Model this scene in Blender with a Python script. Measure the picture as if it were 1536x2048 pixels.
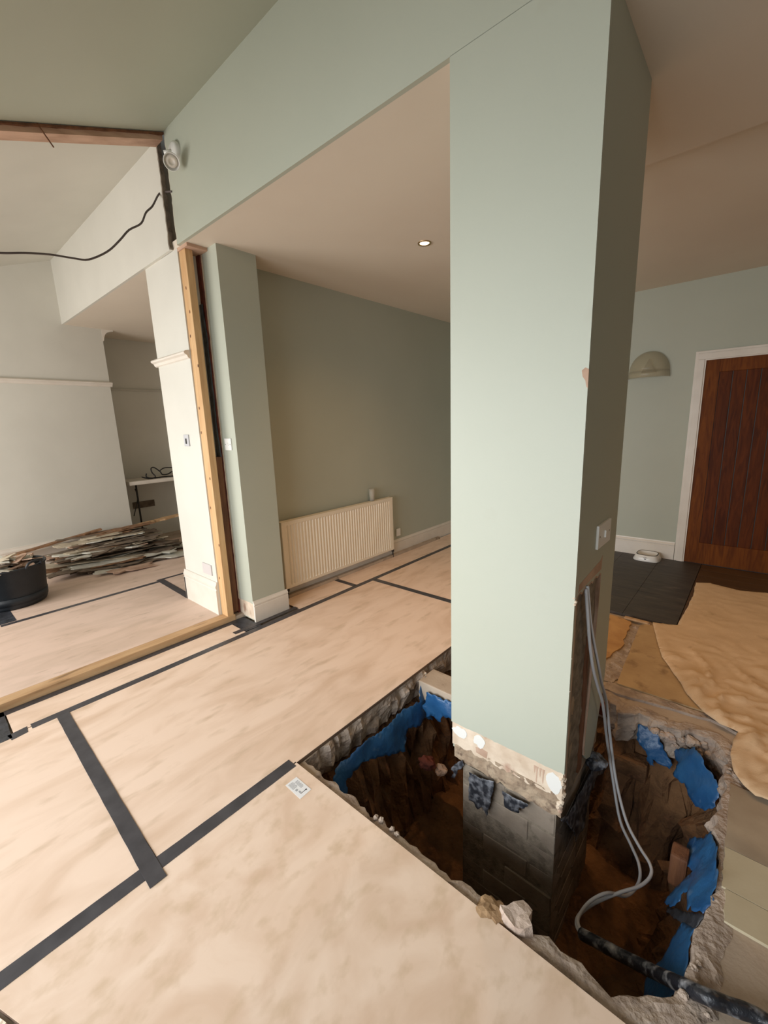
import bpy, bmesh, math, random
from mathutils import Vector, Matrix, noise
from mathutils.geometry import delaunay_2d_cdt

for o in list(bpy.data.objects):
    bpy.data.objects.remove(o)
SC = bpy.context.scene
COL = SC.collection

# ------------------------------------------------------------------ camera
CAMH = 1.465
FPX = 847.8
RX = Vector((0.75314748, 0.65694675, -0.03449419))
DN = Vector((0.10809201, -0.17530182, -0.97856292))
FW = Vector((-0.64891062, 0.73327365, -0.20303882))
cd = bpy.data.cameras.new('camera')
cam = bpy.data.objects.new('camera', cd)
COL.objects.link(cam)
mw = Matrix.Identity(4)
for i in range(3):
    mw[i][0] = RX[i]
    mw[i][1] = -DN[i]
    mw[i][2] = -FW[i]
mw[2][3] = CAMH
cam.matrix_world = mw
cd.sensor_fit = 'HORIZONTAL'
cd.sensor_width = 36
cd.lens = FPX / 1536 * 36
cd.clip_start = 0.02
SC.camera = cam

# ------------------------------------------------------------------ world, exposure
SC.view_settings.view_transform = 'Standard'
SC.view_settings.look = 'None'
SC.view_settings.gamma = 1
SC.view_settings.use_curve_mapping = False
SC.view_settings.exposure = -0.2
w = bpy.data.worlds.new('world')
SC.world = w
w.use_nodes = True
wn = w.node_tree
bgn = wn.nodes['Background']
bgn.inputs[0].default_value = (0.80, 0.90, 1.0, 1)
bgn.inputs[1].default_value = 0.35


def area(name, loc, size, rot, power, col, spread=180):
    ld = bpy.data.lights.new(name, 'AREA')
    ld.shape = 'RECTANGLE'
    ld.size, ld.size_y = size
    ld.energy = power
    ld.color = col
    ld.spread = math.radians(spread)
    o = bpy.data.objects.new(name, ld)
    COL.objects.link(o)
    o.location = loc
    o.rotation_euler = rot
    return o


def spot(name, loc, power, col, angle=120, blend=0.8, rad=0.03, rot=(0, 0, 0)):
    ld = bpy.data.lights.new(name, 'SPOT')
    ld.energy = power
    ld.color = col
    ld.spot_size = math.radians(angle)
    ld.spot_blend = blend
    ld.shadow_soft_size = rad
    o = bpy.data.objects.new(name, ld)
    COL.objects.link(o)
    o.location = loc
    o.rotation_euler = rot
    return o


# daylight through the glazed doors behind the camera (near room) and the window of the far room
DAY = (0.90, 0.955, 1.0)
area('daylight_garden_doors', (-1.4, -1.75, 1.15), (2.7, 1.8), (math.radians(76), 0, 0), 56, DAY, 100)
area('daylight_far_window', (-4.35, -1.75, 1.25), (2.1, 1.4), (math.radians(86), 0, 0), 96, (1.0, 0.98, 0.96), 165)
area('fill_right_side', (4.38, 0.2, 1.35), (1.5, 1.2), (math.radians(90), 0, math.radians(90)), 11, (1.0, 0.97, 0.93))  # added fill light for the right-hand faces, no known window there
WARM = (1.0, 0.56, 0.24)

# ------------------------------------------------------------------ helpers


def ray(px, py):
    return RX * ((px - 768) / FPX) + DN * ((py - 1024) / FPX) + FW


def Z(px, py, z=0.0):
    d = ray(px, py)
    t = (z - CAMH) / d.z
    return Vector((0, 0, CAMH)) + d * t


def X(px, py, x):
    d = ray(px, py)
    return Vector((0, 0, CAMH)) + d * (x / d.x)


def Y(px, py, y):
    d = ray(px, py)
    return Vector((0, 0, CAMH)) + d * (y / d.y)


def PL(px, py, p, n):
    d = ray(px, py)
    o = Vector((0, 0, CAMH))
    t = (Vector(p) - o).dot(Vector(n)) / d.dot(Vector(n))
    return o + d * t


def lin(c):
    return tuple(((v / 12.92) if v <= 0.04045 else ((v + 0.055) / 1.055) ** 2.4) for v in c)


def S(r, g, b):
    return lin((r / 255, g / 255, b / 255))


def mat(name, col, col2=None, scale=4, lo=0.35, hi=0.65, rough=0.6, bump=0.0, bscale=60, detail=6,
        stretch=(1, 1, 1), metal=0, spec=0.5, col3=None, scale3=30, lo3=0.55, hi3=0.7, rough2=None, bdist=0.01,
        emit=None, estr=0, dist=0.0, coat=0, alpha=1, trans=0):
    m = bpy.data.materials.new(name)
    m.use_nodes = True
    nt = m.node_tree
    N = nt.nodes
    L = nt.links
    b = N['Principled BSDF']
    b.inputs['Roughness'].default_value = rough
    b.inputs['Metallic'].default_value = metal
    b.inputs['Specular IOR Level'].default_value = spec
    b.inputs['Coat Weight'].default_value = coat
    b.inputs['Alpha'].default_value = alpha
    b.inputs['Transmission Weight'].default_value = trans
    b.inputs['Base Color'].default_value = (*col, 1)
    if emit:
        b.inputs['Emission Color'].default_value = (*emit, 1)
        b.inputs['Emission Strength'].default_value = estr
    tc = N.new('ShaderNodeTexCoord')
    mp = N.new('ShaderNodeMapping')
    mp.inputs['Scale'].default_value = stretch
    L.new(tc.outputs['Object'], mp.inputs[0])
    if col2:
        n = N.new('ShaderNodeTexNoise')
        n.inputs['Scale'].default_value = scale
        n.inputs['Detail'].default_value = detail
        n.inputs['Distortion'].default_value = dist
        L.new(mp.outputs[0], n.inputs['Vector'])
        r = N.new('ShaderNodeValToRGB')
        r.color_ramp.elements[0].position = lo
        r.color_ramp.elements[1].position = hi
        r.color_ramp.elements[0].color = (*col, 1)
        r.color_ramp.elements[1].color = (*col2, 1)
        L.new(n.outputs['Fac'], r.inputs[0])
        out = r.outputs[0]
        if col3:
            n3 = N.new('ShaderNodeTexNoise')
            n3.inputs['Scale'].default_value = scale3
            n3.inputs['Detail'].default_value = 5
            L.new(mp.outputs[0], n3.inputs['Vector'])
            r3 = N.new('ShaderNodeValToRGB')
            r3.color_ramp.elements[0].position = lo3
            r3.color_ramp.elements[1].position = hi3
            L.new(n3.outputs['Fac'], r3.inputs[0])
            mx = N.new('ShaderNodeMix')
            mx.data_type = 'RGBA'
            L.new(r3.outputs[0], mx.inputs['Factor'])
            L.new(out, mx.inputs['A'])
            mx.inputs['B'].default_value = (*col3, 1)
            out = mx.outputs['Result']
        L.new(out, b.inputs['Base Color'])
        if rough2 is not None:
            mr = N.new('ShaderNodeMapRange')
            mr.inputs['To Min'].default_value = rough
            mr.inputs['To Max'].default_value = rough2
            mr.inputs['From Min'].default_value = lo
            mr.inputs['From Max'].default_value = hi
            L.new(n.outputs['Fac'], mr.inputs['Value'])
            L.new(mr.outputs[0], b.inputs['Roughness'])
    if bump:
        nb = N.new('ShaderNodeTexNoise')
        nb.inputs['Scale'].default_value = bscale
        nb.inputs['Detail'].default_value = 5
        L.new(mp.outputs[0], nb.inputs['Vector'])
        bp = N.new('ShaderNodeBump')
        bp.inputs['Strength'].default_value = bump
        bp.inputs['Distance'].default_value = bdist
        L.new(nb.outputs['Fac'], bp.inputs['Height'])
        L.new(bp.outputs[0], b.inputs['Normal'])
    return m


M = {}
SAGE = S(181, 184, 168)
M['sage'] = mat('sage_paint', SAGE, S(177, 180, 164), scale=1.3, rough=0.55, bump=0.12, bscale=140, bdist=0.002)
M['sage_col'] = mat('sage_paint_marked', SAGE, S(184, 187, 172), scale=1.3, rough=0.5, bump=0.12, bscale=140, bdist=0.002,
                    col3=S(168, 165, 146), scale3=2.6, lo3=0.62, hi3=0.85)
M['white'] = mat('white_wall_paint', S(214, 211, 200), S(208, 205, 194), scale=2, rough=0.6, bump=0.1, bscale=120, bdist=0.002)
M['ceil'] = mat('cream_ceiling_paint', S(224, 212, 194), S(219, 206, 188), scale=1.2, rough=0.7, bump=0.08, bscale=90, bdist=0.002)
M['gloss'] = mat('white_gloss_woodwork', S(226, 218, 206), S(218, 209, 196), scale=6, rough=0.35, bump=0.05, bscale=50, bdist=0.002)
M['plastic'] = mat('white_plastic', S(232, 230, 224), rough=0.3)
M['rad'] = mat('cream_radiator_enamel', S(240, 228, 206), rough=0.3)
M['ply'] = mat('protective_plywood', S(240, 214, 192), S(220, 190, 164), scale=3.2, lo=0.42, hi=0.72, rough=0.62, detail=9,
               stretch=(1.6, 0.55, 1), dist=1.2, col3=S(206, 178, 150), scale3=9, lo3=0.56, hi3=0.80, bump=0.1, bscale=70, bdist=0.002)
M['ply2'] = mat('near_plywood', S(240, 215, 193), S(222, 192, 166), scale=5.5, lo=0.40, hi=0.70, rough=0.6, detail=10,
                stretch=(1.2, 0.8, 1), dist=0.8, col3=S(212, 184, 154), scale3=17, lo3=0.52, hi3=0.80, bump=0.1, bscale=70, bdist=0.002)
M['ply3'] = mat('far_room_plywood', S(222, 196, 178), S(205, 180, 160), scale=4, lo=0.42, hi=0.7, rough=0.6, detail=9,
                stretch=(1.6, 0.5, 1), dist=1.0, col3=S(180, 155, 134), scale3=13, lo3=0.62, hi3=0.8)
M['plyedge'] = mat('plywood_edge', S(130, 104, 84), S(96, 76, 62), scale=40, stretch=(0.1, 0.1, 3), rough=0.8)
M['tape'] = mat('black_tape', S(62, 60, 63), S(76, 74, 77), scale=14, rough=0.42, bump=0.15, bscale=50, bdist=0.002)
M['dpc'] = mat('black_dpc', S(40, 42, 46), S(66, 69, 76), scale=18, rough=0.4, bump=0.5, bscale=60, bdist=0.004)
M['dpcdust'] = mat('dusty_dpc', S(38, 40, 46), S(140, 142, 148), scale=30, lo=0.45, hi=0.75, rough=0.45, bump=0.6, bscale=60, bdist=0.006)
M['timber'] = mat('new_softwood', S(212, 174, 126), S(198, 154, 106), scale=6, stretch=(3, 3, 0.35), rough=0.6, dist=1.5, bump=0.1, bscale=60,
                  col3=S(120, 82, 48), scale3=9, lo3=0.70, hi3=0.8)
M['timberY'] = mat('softwood_sole_plate', S(206, 170, 128), S(186, 148, 106), scale=6, stretch=(3, 0.35, 3), rough=0.65, dist=1.5,
                   col3=S(125, 95, 62), scale3=7, lo3=0.60, hi3=0.75)
M['oldtimber'] = mat('old_brown_timber', S(128, 84, 54), S(96, 60, 38), scale=8, stretch=(3, 3, 0.4), rough=0.75, bump=0.3, bscale=80)
M['rafter'] = mat('cut_pinkish_timber', S(208, 172, 148), S(184, 148, 124), scale=6, stretch=(3, 0.3, 3), rough=0.75, bump=0.2, bscale=60)
M['raw'] = mat('raw_plaster', S(226, 208, 186), S(204, 182, 158), scale=14, rough=0.85, bump=0.3, bscale=90, bdist=0.004,
               col3=S(176, 140, 118), scale3=9, lo3=0.6, hi3=0.72)
M['render'] = mat('sand_render', S(176, 156, 132), S(148, 126, 104), scale=16, rough=0.9, bump=0.6, bscale=120, bdist=0.005,
                  col3=S(112, 92, 76), scale3=24, lo3=0.58, hi3=0.7)
M['cavity'] = mat('shaded_cavity_brick', S(66, 42, 36), S(40, 27, 24), scale=12, rough=0.95, bump=0.5)  # brick with the cavity's shade darkened into its colour
M['palegrey'] = mat('pale_grey_plastic', S(204, 197, 194), rough=0.4)
M['redbrick'] = mat('soft_red_brick', S(120, 58, 42), S(84, 40, 30), scale=14, rough=0.9, bump=0.5, bscale=90, bdist=0.005)
M['greybrick'] = mat('dusty_grey_brick', S(158, 145, 130), S(134, 121, 107), scale=7, rough=0.92, bump=0.4, bscale=70, bdist=0.005,
                     col3=S(104, 92, 80), scale3=16, lo3=0.62, hi3=0.85)
M['mortar'] = mat('mortar', S(146, 134, 118), S(112, 101, 88), scale=30, rough=0.95, bump=0.6, bscale=110, bdist=0.006)
M['concrete'] = mat('broken_concrete', S(192, 174, 158), S(160, 142, 128), scale=12, rough=0.92, bump=0.9, bscale=55, bdist=0.012,
                    col3=S(126, 110, 98), scale3=26, lo3=0.58, hi3=0.76)
M['screed'] = mat('dusty_screed', S(190, 172, 152), S(172, 153, 134), scale=5, rough=0.9, bump=0.35, bscale=70, bdist=0.004,
                  col3=S(130, 112, 94), scale3=12, lo3=0.6, hi3=0.75)
M['creamband'] = mat('cream_band', S(202, 190, 162), S(194, 181, 152), scale=9, rough=0.7, bump=0.2, bscale=60, bdist=0.002)
M['stoneband'] = mat('beige_band', S(176, 160, 138), S(160, 143, 122), scale=7, rough=0.8, bump=0.2, bscale=60, bdist=0.002)
M['earth'] = mat('damp_earth', S(140, 102, 68), S(92, 64, 42), scale=7, rough=0.95, bump=1.0, bscale=35, bdist=0.02,
                 col3=S(150, 106, 74), scale3=14, lo3=0.6, hi3=0.75)
M['blue'] = mat('blue_membrane', S(46, 98, 146), S(34, 80, 128), scale=7, rough=0.38, bump=0.5, bscale=22, bdist=0.012,
                col3=S(120, 150, 178), scale3=12, lo3=0.62, hi3=0.8)
M['brownstone'] = mat('brown_stone', S(168, 136, 100), S(132, 102, 72), scale=18, rough=0.9, bump=0.4)
M['lump'] = mat('pale_concrete_lump', S(204, 184, 168), S(176, 154, 138), scale=16, rough=0.92, bump=0.6, bscale=70, bdist=.008)
M['tan'] = mat('tan_floor_board', S(200, 168, 124), S(180, 148, 106), scale=5, rough=0.7, bump=0.1, bscale=60,
               col3=S(138, 108, 74), scale3=12, lo3=0.58, hi3=0.75)
M['orange'] = mat('orange_floor_board', S(206, 158, 98), S(184, 134, 78), scale=9, rough=0.65, bump=0.1, bscale=60,
                  col3=S(112, 76, 44), scale3=14, lo3=0.6, hi3=0.72)
M['slate'] = mat('slate_tile', S(74, 66, 58), S(56, 50, 45), scale=6, stretch=(0.6, 2.4, 1), rough=0.55, bump=0.15, bscale=30,
                 col3=S(92, 82, 72), scale3=9, lo3=0.6, hi3=0.75)
M['brownfloor'] = mat('brown_floorboards', S(92, 66, 40), S(76, 54, 33), scale=6, stretch=(0.4, 3, 1), rough=0.5)
M['cloth'] = mat('cotton_dust_sheet', S(226, 194, 156), S(214, 182, 144), scale=4, rough=0.95, bump=0.35, bscale=160, bdist=0.003,
                 col3=S(168, 134, 98), scale3=7, lo3=0.64, hi3=0.8)
M['oak'] = mat('dark_oak', S(118, 64, 18), S(92, 46, 12), scale=7, stretch=(4, 4, 0.5), rough=0.55, spec=0.15, dist=1.5)
M['oak2'] = mat('dark_oak_boards', S(96, 46, 11), S(70, 30, 7), scale=7, stretch=(4, 4, 0.5), rough=0.55, spec=0.15, dist=1.5)
M['black'] = mat('black_rubber', S(28, 34, 40), S(36, 42, 48), scale=9, rough=0.5, bump=0.1)
M['cable'] = mat('grey_cable', S(188, 188, 190), rough=0.45)
M['darkcable'] = mat('dark_cable', S(92, 82, 80), rough=0.5)
M['blackcable'] = mat('black_cable', S(24, 24, 26), rough=0.4)
M['conduit'] = mat('dusty_glinting_conduit', S(32, 34, 40), S(170, 170, 172), scale=28, lo=0.48, hi=0.72, rough=0.35, bump=0.5, bscale=60, bdist=0.006,  # pale patches are dust plus whitish glints painted into the colour
                   stretch=(1, 1, 1))
M['metal'] = mat('dull_metal', S(120, 112, 100), rough=0.35, metal=0.8)
M['bulb'] = mat('lit_bulb', (1, 0.8, 0.5), emit=(1.0, 0.72, 0.38), estr=30)
M['chrome'] = mat('brushed_ring', S(196, 170, 130), rough=0.3, metal=0.9)
M['glassy'] = mat('frosted_tumbler', S(210, 205, 190), rough=0.15, alpha=0.45)
M['shade'] = mat('cream_glass_shade', S(200, 190, 158), rough=0.2, alpha=0.4)
M['darkmetal'] = mat('dark_bracket', S(52, 48, 44), rough=0.5)  # even dark grey for bracket, pipes, bowl rim, legs and door backing
M['wood1'] = mat('broken_brown_board', S(150, 112, 78), S(112, 80, 54), scale=9, stretch=(2, 2, 2), rough=0.8, bump=0.2)
M['wood2'] = mat('broken_grey_board', S(128, 112, 94), S(92, 78, 64), scale=10, rough=0.85, bump=0.2)
M['plb'] = mat('broken_plasterboard', S(196, 184, 162), S(164, 150, 128), scale=9, rough=0.9, bump=0.2)
M['plb2'] = mat('pale_plasterboard', S(214, 212, 200), S(188, 184, 170), scale=9, rough=0.9, bump=0.2)
M['pinkpl'] = mat('pink_plaster', S(198, 168, 146), S(170, 138, 116), scale=9, rough=0.9, bump=0.2)
M['paper'] = mat('white_label_paper', S(240, 240, 240), rough=0.5)
M['ink'] = mat('grey_print', S(170, 172, 174), rough=0.6)
M['inkdark'] = mat('black_print', S(60, 56, 58), rough=0.6)


class MB:
    def __init__(s):
        s.v = []
        s.f = []
        s.sm = []

    def add(s, vs, fs, smooth=False):
        n = len(s.v)
        s.v += [Vector(v) for v in vs]
        s.f += [tuple(i + n for i in f) for f in fs]
        s.sm += [smooth] * len(fs)
        return s

    def box(s, x0, x1, y0, y1, z0, z1):
        vs = [(x, y, z) for z in (z0, z1) for y in (y0, y1) for x in (x0, x1)]
        return s.add(vs, [(0, 2, 3, 1), (4, 5, 7, 6), (0, 1, 5, 4), (2, 6, 7, 3), (0, 4, 6, 2), (1, 3, 7, 5)])

    def bbox(s, x0, x1, y0, y1, z0, z1, b=0.003):
        """box with chamfered edges"""
        bm = bmesh.new()
        bmesh.ops.create_cube(bm, size=1)
        for v in bm.verts:
            v.co = Vector(((x0 + x1) / 2 + v.co.x * (x1 - x0), (y0 + y1) / 2 + v.co.y * (y1 - y0), (z0 + z1) / 2 + v.co.z * (z1 - z0)))
        bmesh.ops.bevel(bm, geom=bm.edges[:] + bm.verts[:], offset=b, segments=2, affect='EDGES', profile=0.6)
        s.bm(bm)
        return s

    def bm(s, bm, smooth=False):
        bm.verts.index_update()
        s.add([v.co.copy() for v in bm.verts], [tuple(v.index for v in f.verts) for f in bm.faces], smooth)
        bm.free()

    def prism(s, pts, a, b, axis='z'):
        """polygon (2d) extruded between a and b along axis"""
        n = len(pts)

        def P(p, t):
            return {'z': (p[0], p[1], t), 'y': (p[0], t, p[1]), 'x': (t, p[0], p[1])}[axis]
        ar = sum(pts[i][0] * pts[(i + 1) % n][1] - pts[(i + 1) % n][0] * pts[i][1] for i in range(n))
        if ar < 0:
            pts = pts[::-1]
        vs = [P(p, a) for p in pts] + [P(p, b) for p in pts]
        fs = [tuple(range(n))[::-1], tuple(range(n, 2 * n))]
        for i in range(n):
            j = (i + 1) % n
            fs.append((i, j, n + j, n + i))
        return s.add(vs, fs)

    def tube(s, pts, r, seg=10, closed=False, res=4, rf=None):
        P = spline([Vector(p) for p in pts], res) if res > 1 else [Vector(p) for p in pts]
        n = len(P)
        prev = None
        vs = []
        for i, p in enumerate(P):
            t = (P[min(i + 1, n - 1)] - P[max(i - 1, 0)]).normalized()
            if prev is None:
                a = Vector((0, 0, 1)) if abs(t.z) < 0.9 else Vector((1, 0, 0))
                u = t.cross(a).normalized()
            else:
                u = (prev - t * prev.dot(t)).normalized()
            prev = u
            v = t.cross(u)
            rr = r * (rf(i / (n - 1)) if rf else 1)
            for k in range(seg):
                an = 2 * math.pi * k / seg
                vs.append(p + (u * math.cos(an) + v * math.sin(an)) * rr)
        fs = []
        for i in range(n - 1):
            for k in range(seg):
                k2 = (k + 1) % seg
                fs.append((i * seg + k, i * seg + k2, (i + 1) * seg + k2, (i + 1) * seg + k))
        fs.append(tuple(range(seg))[::-1])
        fs.append(tuple(range((n - 1) * seg, n * seg)))
        s.add(vs, fs, True)
        return s

    def lathe(s, prof, c, seg=32, axis='z', smooth=True, m=None):
        """prof: list of (r,h)"""
        n = len(prof)
        vs = []
        for r, h in prof:
            for k in range(seg):
                a = 2 * math.pi * k / seg
                v = Vector((r * math.cos(a), r * math.sin(a), h))
                if m:
                    v = m @ v
                vs.append(v + Vector(c))
        fs = []
        for i in range(n - 1):
            for k in range(seg):
                k2 = (k + 1) % seg
                fs.append((i * seg + k, i * seg + k2, (i + 1) * seg + k2, (i + 1) * seg + k))
        s.add(vs, fs, smooth)
        return s

    def xf(s, m):
        s.v = [m @ v for v in s.v]
        return s

    def build(s, name, m, parent=None, origin=None, solid=0, wobble=None, **tags):
        me = bpy.data.meshes.new(name)
        if origin is None:
            origin = parent.location.copy() if parent else Vector((0, 0, 0))
            if parent and parent.parent:
                origin = parent.matrix_basis.translation + parent.parent.location
            root_org = origin
        origin = Vector(origin)
        me.from_pydata([v - origin for v in s.v], [], s.f)
        me.polygons.foreach_set('use_smooth', s.sm)
        me.materials.append(M[m] if isinstance(m, str) else m)
        me.validate()
        me.update()
        o = bpy.data.objects.new(name, me)
        COL.objects.link(o)
        if parent:
            o.parent = parent
        else:
            o.location = origin
        if solid:
            md = o.modifiers.new('solid', 'SOLIDIFY')
            md.thickness = solid
            md.offset = 0
        for k, v in tags.items():
            if v:
                o[k] = v
        return o


def spline(P, res):
    out = []
    n = len(P)
    for i in range(n - 1):
        p0 = P[max(i - 1, 0)]
        p1, p2 = P[i], P[i + 1]
        p3 = P[min(i + 2, n - 1)]
        for k in range(res):
            t = k / res
            out.append(0.5 * ((2 * p1) + (p2 - p0) * t + (2 * p0 - 5 * p1 + 4 * p2 - p3) * t * t + (3 * p1 - p0 - 3 * p2 + p3) * t ** 3))
    out.append(P[-1])
    return out


def thing(name, label, cat, loc, group=None, kind=None):
    o = bpy.data.objects.new(name, None)
    o.empty_display_size = 0.1
    COL.objects.link(o)
    o.location = loc
    if label:
        o['label'] = label
    if cat:
        o['category'] = cat
    if group:
        o['group'] = group
    if kind:
        o['kind'] = kind
    return o


def single(mb, name, m, label, cat, group=None, kind=None, solid=0):
    c = Vector((sum(v.x for v in mb.v), sum(v.y for v in mb.v), 0)) / len(mb.v)
    c.z = min(v.z for v in mb.v)
    return mb.build(name, m, None, origin=c, solid=solid, label=label, category=cat, group=group, kind=kind)


def struct(mb, name, m, parent=None, **kw):
    return mb.build(name, m, parent, kind=None if parent else 'structure', **kw)


def inside(p, poly):
    x, y = p[0], p[1]
    c = False
    n = len(poly)
    j = n - 1
    for i in range(n):
        if (poly[i][1] > y) != (poly[j][1] > y) and x < (poly[j][0] - poly[i][0]) * (y - poly[i][1]) / (poly[j][1] - poly[i][1]) + poly[i][0]:
            c = not c
        j = i
    return c


def resample(poly, s, closed=True, amp=0.0, seed=0, freq=20):
    out = []
    n = len(poly)
    for i in range(n if closed else n - 1):
        a = Vector(poly[i][:2])
        b = Vector(poly[(i + 1) % n][:2])
        k = max(1, int((b - a).length / s))
        nn = Vector((-(b - a).y, (b - a).x)).normalized() if (b - a).length > 0 else Vector((0, 0))
        for q in range(k):
            p = a.lerp(b, q / k)
            if amp:
                p = p + nn * amp * (noise.fractal(Vector((p.x * freq, p.y * freq, seed)), 1, 2, 4))
            out.append(p)
    if not closed:
        out.append(Vector(poly[-1][:2]))
    return out


def sheet(poly, s, amp=0.0, seed=0, freq=20, holes=(), border=None):
    """triangulated 2d region -> (pts2d, tris, nboundary)"""
    rnd = random.Random(seed)
    B = resample(poly, border or s, True, amp, seed, freq)
    pts = list(B)
    edges = [(i, (i + 1) % len(B)) for i in range(len(B))]
    for h in holes:
        n0 = len(pts)
        pts += [Vector(p[:2]) for p in h]
        edges += [(n0 + i, n0 + (i + 1) % len(h)) for i in range(len(h))]
    x0, x1 = min(p.x for p in B), max(p.x for p in B)
    y0, y1 = min(p.y for p in B), max(p.y for p in B)
    y = y0 + s / 2
    while y < y1:
        x = x0 + s / 2
        while x < x1:
            p = Vector((x + rnd.uniform(-.25, .25) * s, y + rnd.uniform(-.25, .25) * s))
            if inside(p, B) and not any(inside(p, h) for h in holes):
                pts.append(p)
            x += s
        y += s
    r = delaunay_2d_cdt(pts, edges, [], 0, 1e-6)
    V, F = r[0], r[2]
    T = []
    for f in F:
        c = sum((V[i] for i in f), Vector((0, 0))) / len(f)
        if inside(c, B) and not any(inside(c, h) for h in holes):
            T.append(tuple(f))
    return V, T


def fn(p, f=1.0, seed=0, oct=4):
    return noise.fractal(Vector((p[0] * f + seed, p[1] * f - seed, (p[2] if len(p) > 2 else 0) * f + seed * .37)), 1.0, 2.0, oct)


# ------------------------------------------------------------------ levels of the setting
ZC = 2.65            # flat ceiling
ZR = 3.285           # top of the lean-to ceiling at the header
SL = 0.357           # its slope
YH = 1.44            # face of the header / column
XL = -3.0            # party wall, near side
YB = -2.0            # window wall behind the camera
YD = 5.06            # wall with the oak door
FZ = 0.045           # floor level of far room
XF = -5.87           # chimney breast in far room
XR = 4.5


def roof(y):
    return ZR + SL * (y - YH)


# --- floor slab with the excavated hole ---------------------------------
PXZ = -0.02
near_px = [ (697, 1592), (743, 1631), (786, 1660), (829, 1697), (870, 1725), (904, 1756), (941, 1776), (970, 1797), (1040, 1846),
           (1066, 1864), (1095, 1877), (1121, 1901), (1158, 1930), (1178, 1955), (1219, 1987), (1276, 1991), (1322, 1994), (1352, 1996),
           (1372, 1975)]
right_px = [(1383, 1950), (1389, 1873), (1411, 1836), (1429, 1797), (1442, 1709), (1433, 1661), (1440, 1622), (1453, 1584), (1449, 1545),
            (1461, 1515), (1449, 1502), (1420, 1474), (1385, 1462), (1336, 1455), (1278, 1425), (1238, 1425), (1217, 1398)]
hole = [Z(px, py, PXZ).to_2d() for px, py in near_px + right_px]
hole += [Vector((-0.52, 2.33)), Vector((-0.9, 2.28)), Vector((-1.2, 2.25)), Vector((-1.415, 2.25)), Vector((-1.412, 1.9)), Vector((-1.412, 1.5)),
         Vector((-1.408, 1.2)), Vector((-1.395, 0.98))]
HOLE = resample(hole, 0.022, True, 0.02, 3, 22)


def offset_loop(loop, d):
    n = len(loop)
    out = []
    for i in range(n):
        t = (loop[(i + 3) % n] - loop[(i - 3) % n])
        nn = Vector((-t.y, t.x)).normalized()
        out.append(loop[i] + nn * d)
    return out


# orientation: make counter-clockwise so +normal points inside
ar = sum(HOLE[i].x * HOLE[(i + 1) % len(HOLE)].y - HOLE[(i + 1) % len(HOLE)].x * HOLE[i].y for i in range(len(HOLE)))
if ar < 0:
    HOLE = HOLE[::-1]

slab = MB()
outer = [(-2.97, YB), (XR, YB), (XR, YD), (-2.97, YD)]
V, T = sheet(outer, 0.35, holes=[HOLE])
# local refinement: ring of points around the hole is created by the loop itself
slab.add([(p.x, p.y, PXZ + (0.0)) for p in V], T)


def ring(loop, levels, seed=0):
    mb = MB()
    n = len(loop)
    cols = []
    for z, off, amp in levels:
        L2 = offset_loop(loop, off)
        row = []
        for i, p in enumerate(L2):
            t = (loop[(i + 1) % n] - loop[(i - 1) % n])
            nn = Vector((-t.y, t.x)).normalized()
            a = amp * fn((p.x, p.y, z), 14, seed, 5)
            dz = amp * 0.5 * fn((p.x, p.y, z), 11, seed + 9, 3)
            row.append(Vector((p.x + nn.x * a, p.y + nn.y * a, z + dz)))
        cols.append(row)
    vs = [v for r in cols for v in r]
    fs = []
    for k in range(len(levels) - 1):
        for i in range(n):
            j = (i + 1) % n
            fs.append((k * n + i, k * n + j, (k + 1) * n + j, (k + 1) * n + i))
    mb.add(vs, fs, False)
    return mb


floor = struct(slab, 'floor', 'screed')
lip = ring(HOLE, [(PXZ, 0, 0), (-0.026, 0.004, 0.008), (-0.045, 0.004, 0.018), (-0.06, 0.004, 0.026), (-0.075, 0.006, 0.03), (-0.09, 0.004, 0.032), (-0.105, 0.002, 0.03),
                  (-0.125, -0.000, 0.028), (-0.155, -0.004, 0.03), (-0.18, -0.008, 0.026), (-0.20, -0.05, 0.01)], 4)
lip.build('slab_edge', 'concrete', floor)
rimloop = offset_loop(HOLE, -0.055)
rim = MB()
n = len(HOLE)
rows = []
for k, off in enumerate((0.0, -0.016, -0.032, -0.048, -0.064)):
    row = []
    for p in offset_loop(HOLE, off):
        z = PXZ + (0.003 + 0.010 * max(0, fn((p.x, p.y), 26, 5))) * (1 if 0 < k < 4 else 0.15)
        row.append((p.x, p.y, z))
    rows.append(row)
vs = [v for r in rows for v in r]
rim.add(vs, [(k * n + (i + 1) % n, k * n + i, (k + 1) * n + i, (k + 1) * n + (i + 1) % n) for k in range(4) for i in range(n)
             if not (HOLE[i].x < -1.3 and HOLE[i].y > 0.94)])
rim.build('broken_rim', 'concrete', floor)

# --- the dug-out ground below the slab ----------------------------------
pit = ring(HOLE, [(-0.10, -0.075, 0.0), (-0.19, -0.03, 0.01), (-0.23, 0.02, 0.05), (-0.3, 0.045, 0.07), (-0.4, 0.06, 0.085), (-0.5, 0.08, 0.085), (-0.6, 0.10, 0.085),
                  (-0.7, 0.12, 0.08), (-0.8, 0.16, 0.06), (-0.86, 0.22, 0.03)], 11)
inner = offset_loop(HOLE, 0.2)
BN = [p.copy() for p in inner][::3]
V, T = sheet([(p.x, p.y) for p in [Vector((-1.5, 0.85)), Vector((0.2, 0.85)), Vector((0.2, 2.5)), Vector((-1.5, 2.5))]], 0.06)
pit.add([(p.x, p.y, -0.80 + 0.07 * fn((p.x, p.y), 5, 2) + 0.03 * fn((p.x, p.y), 19, 3)) for p in V], T, True)
ground = struct(pit, 'floor_excavation', 'earth')

# soil clods and stones lying in the pit
rnd = random.Random(5)


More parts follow.
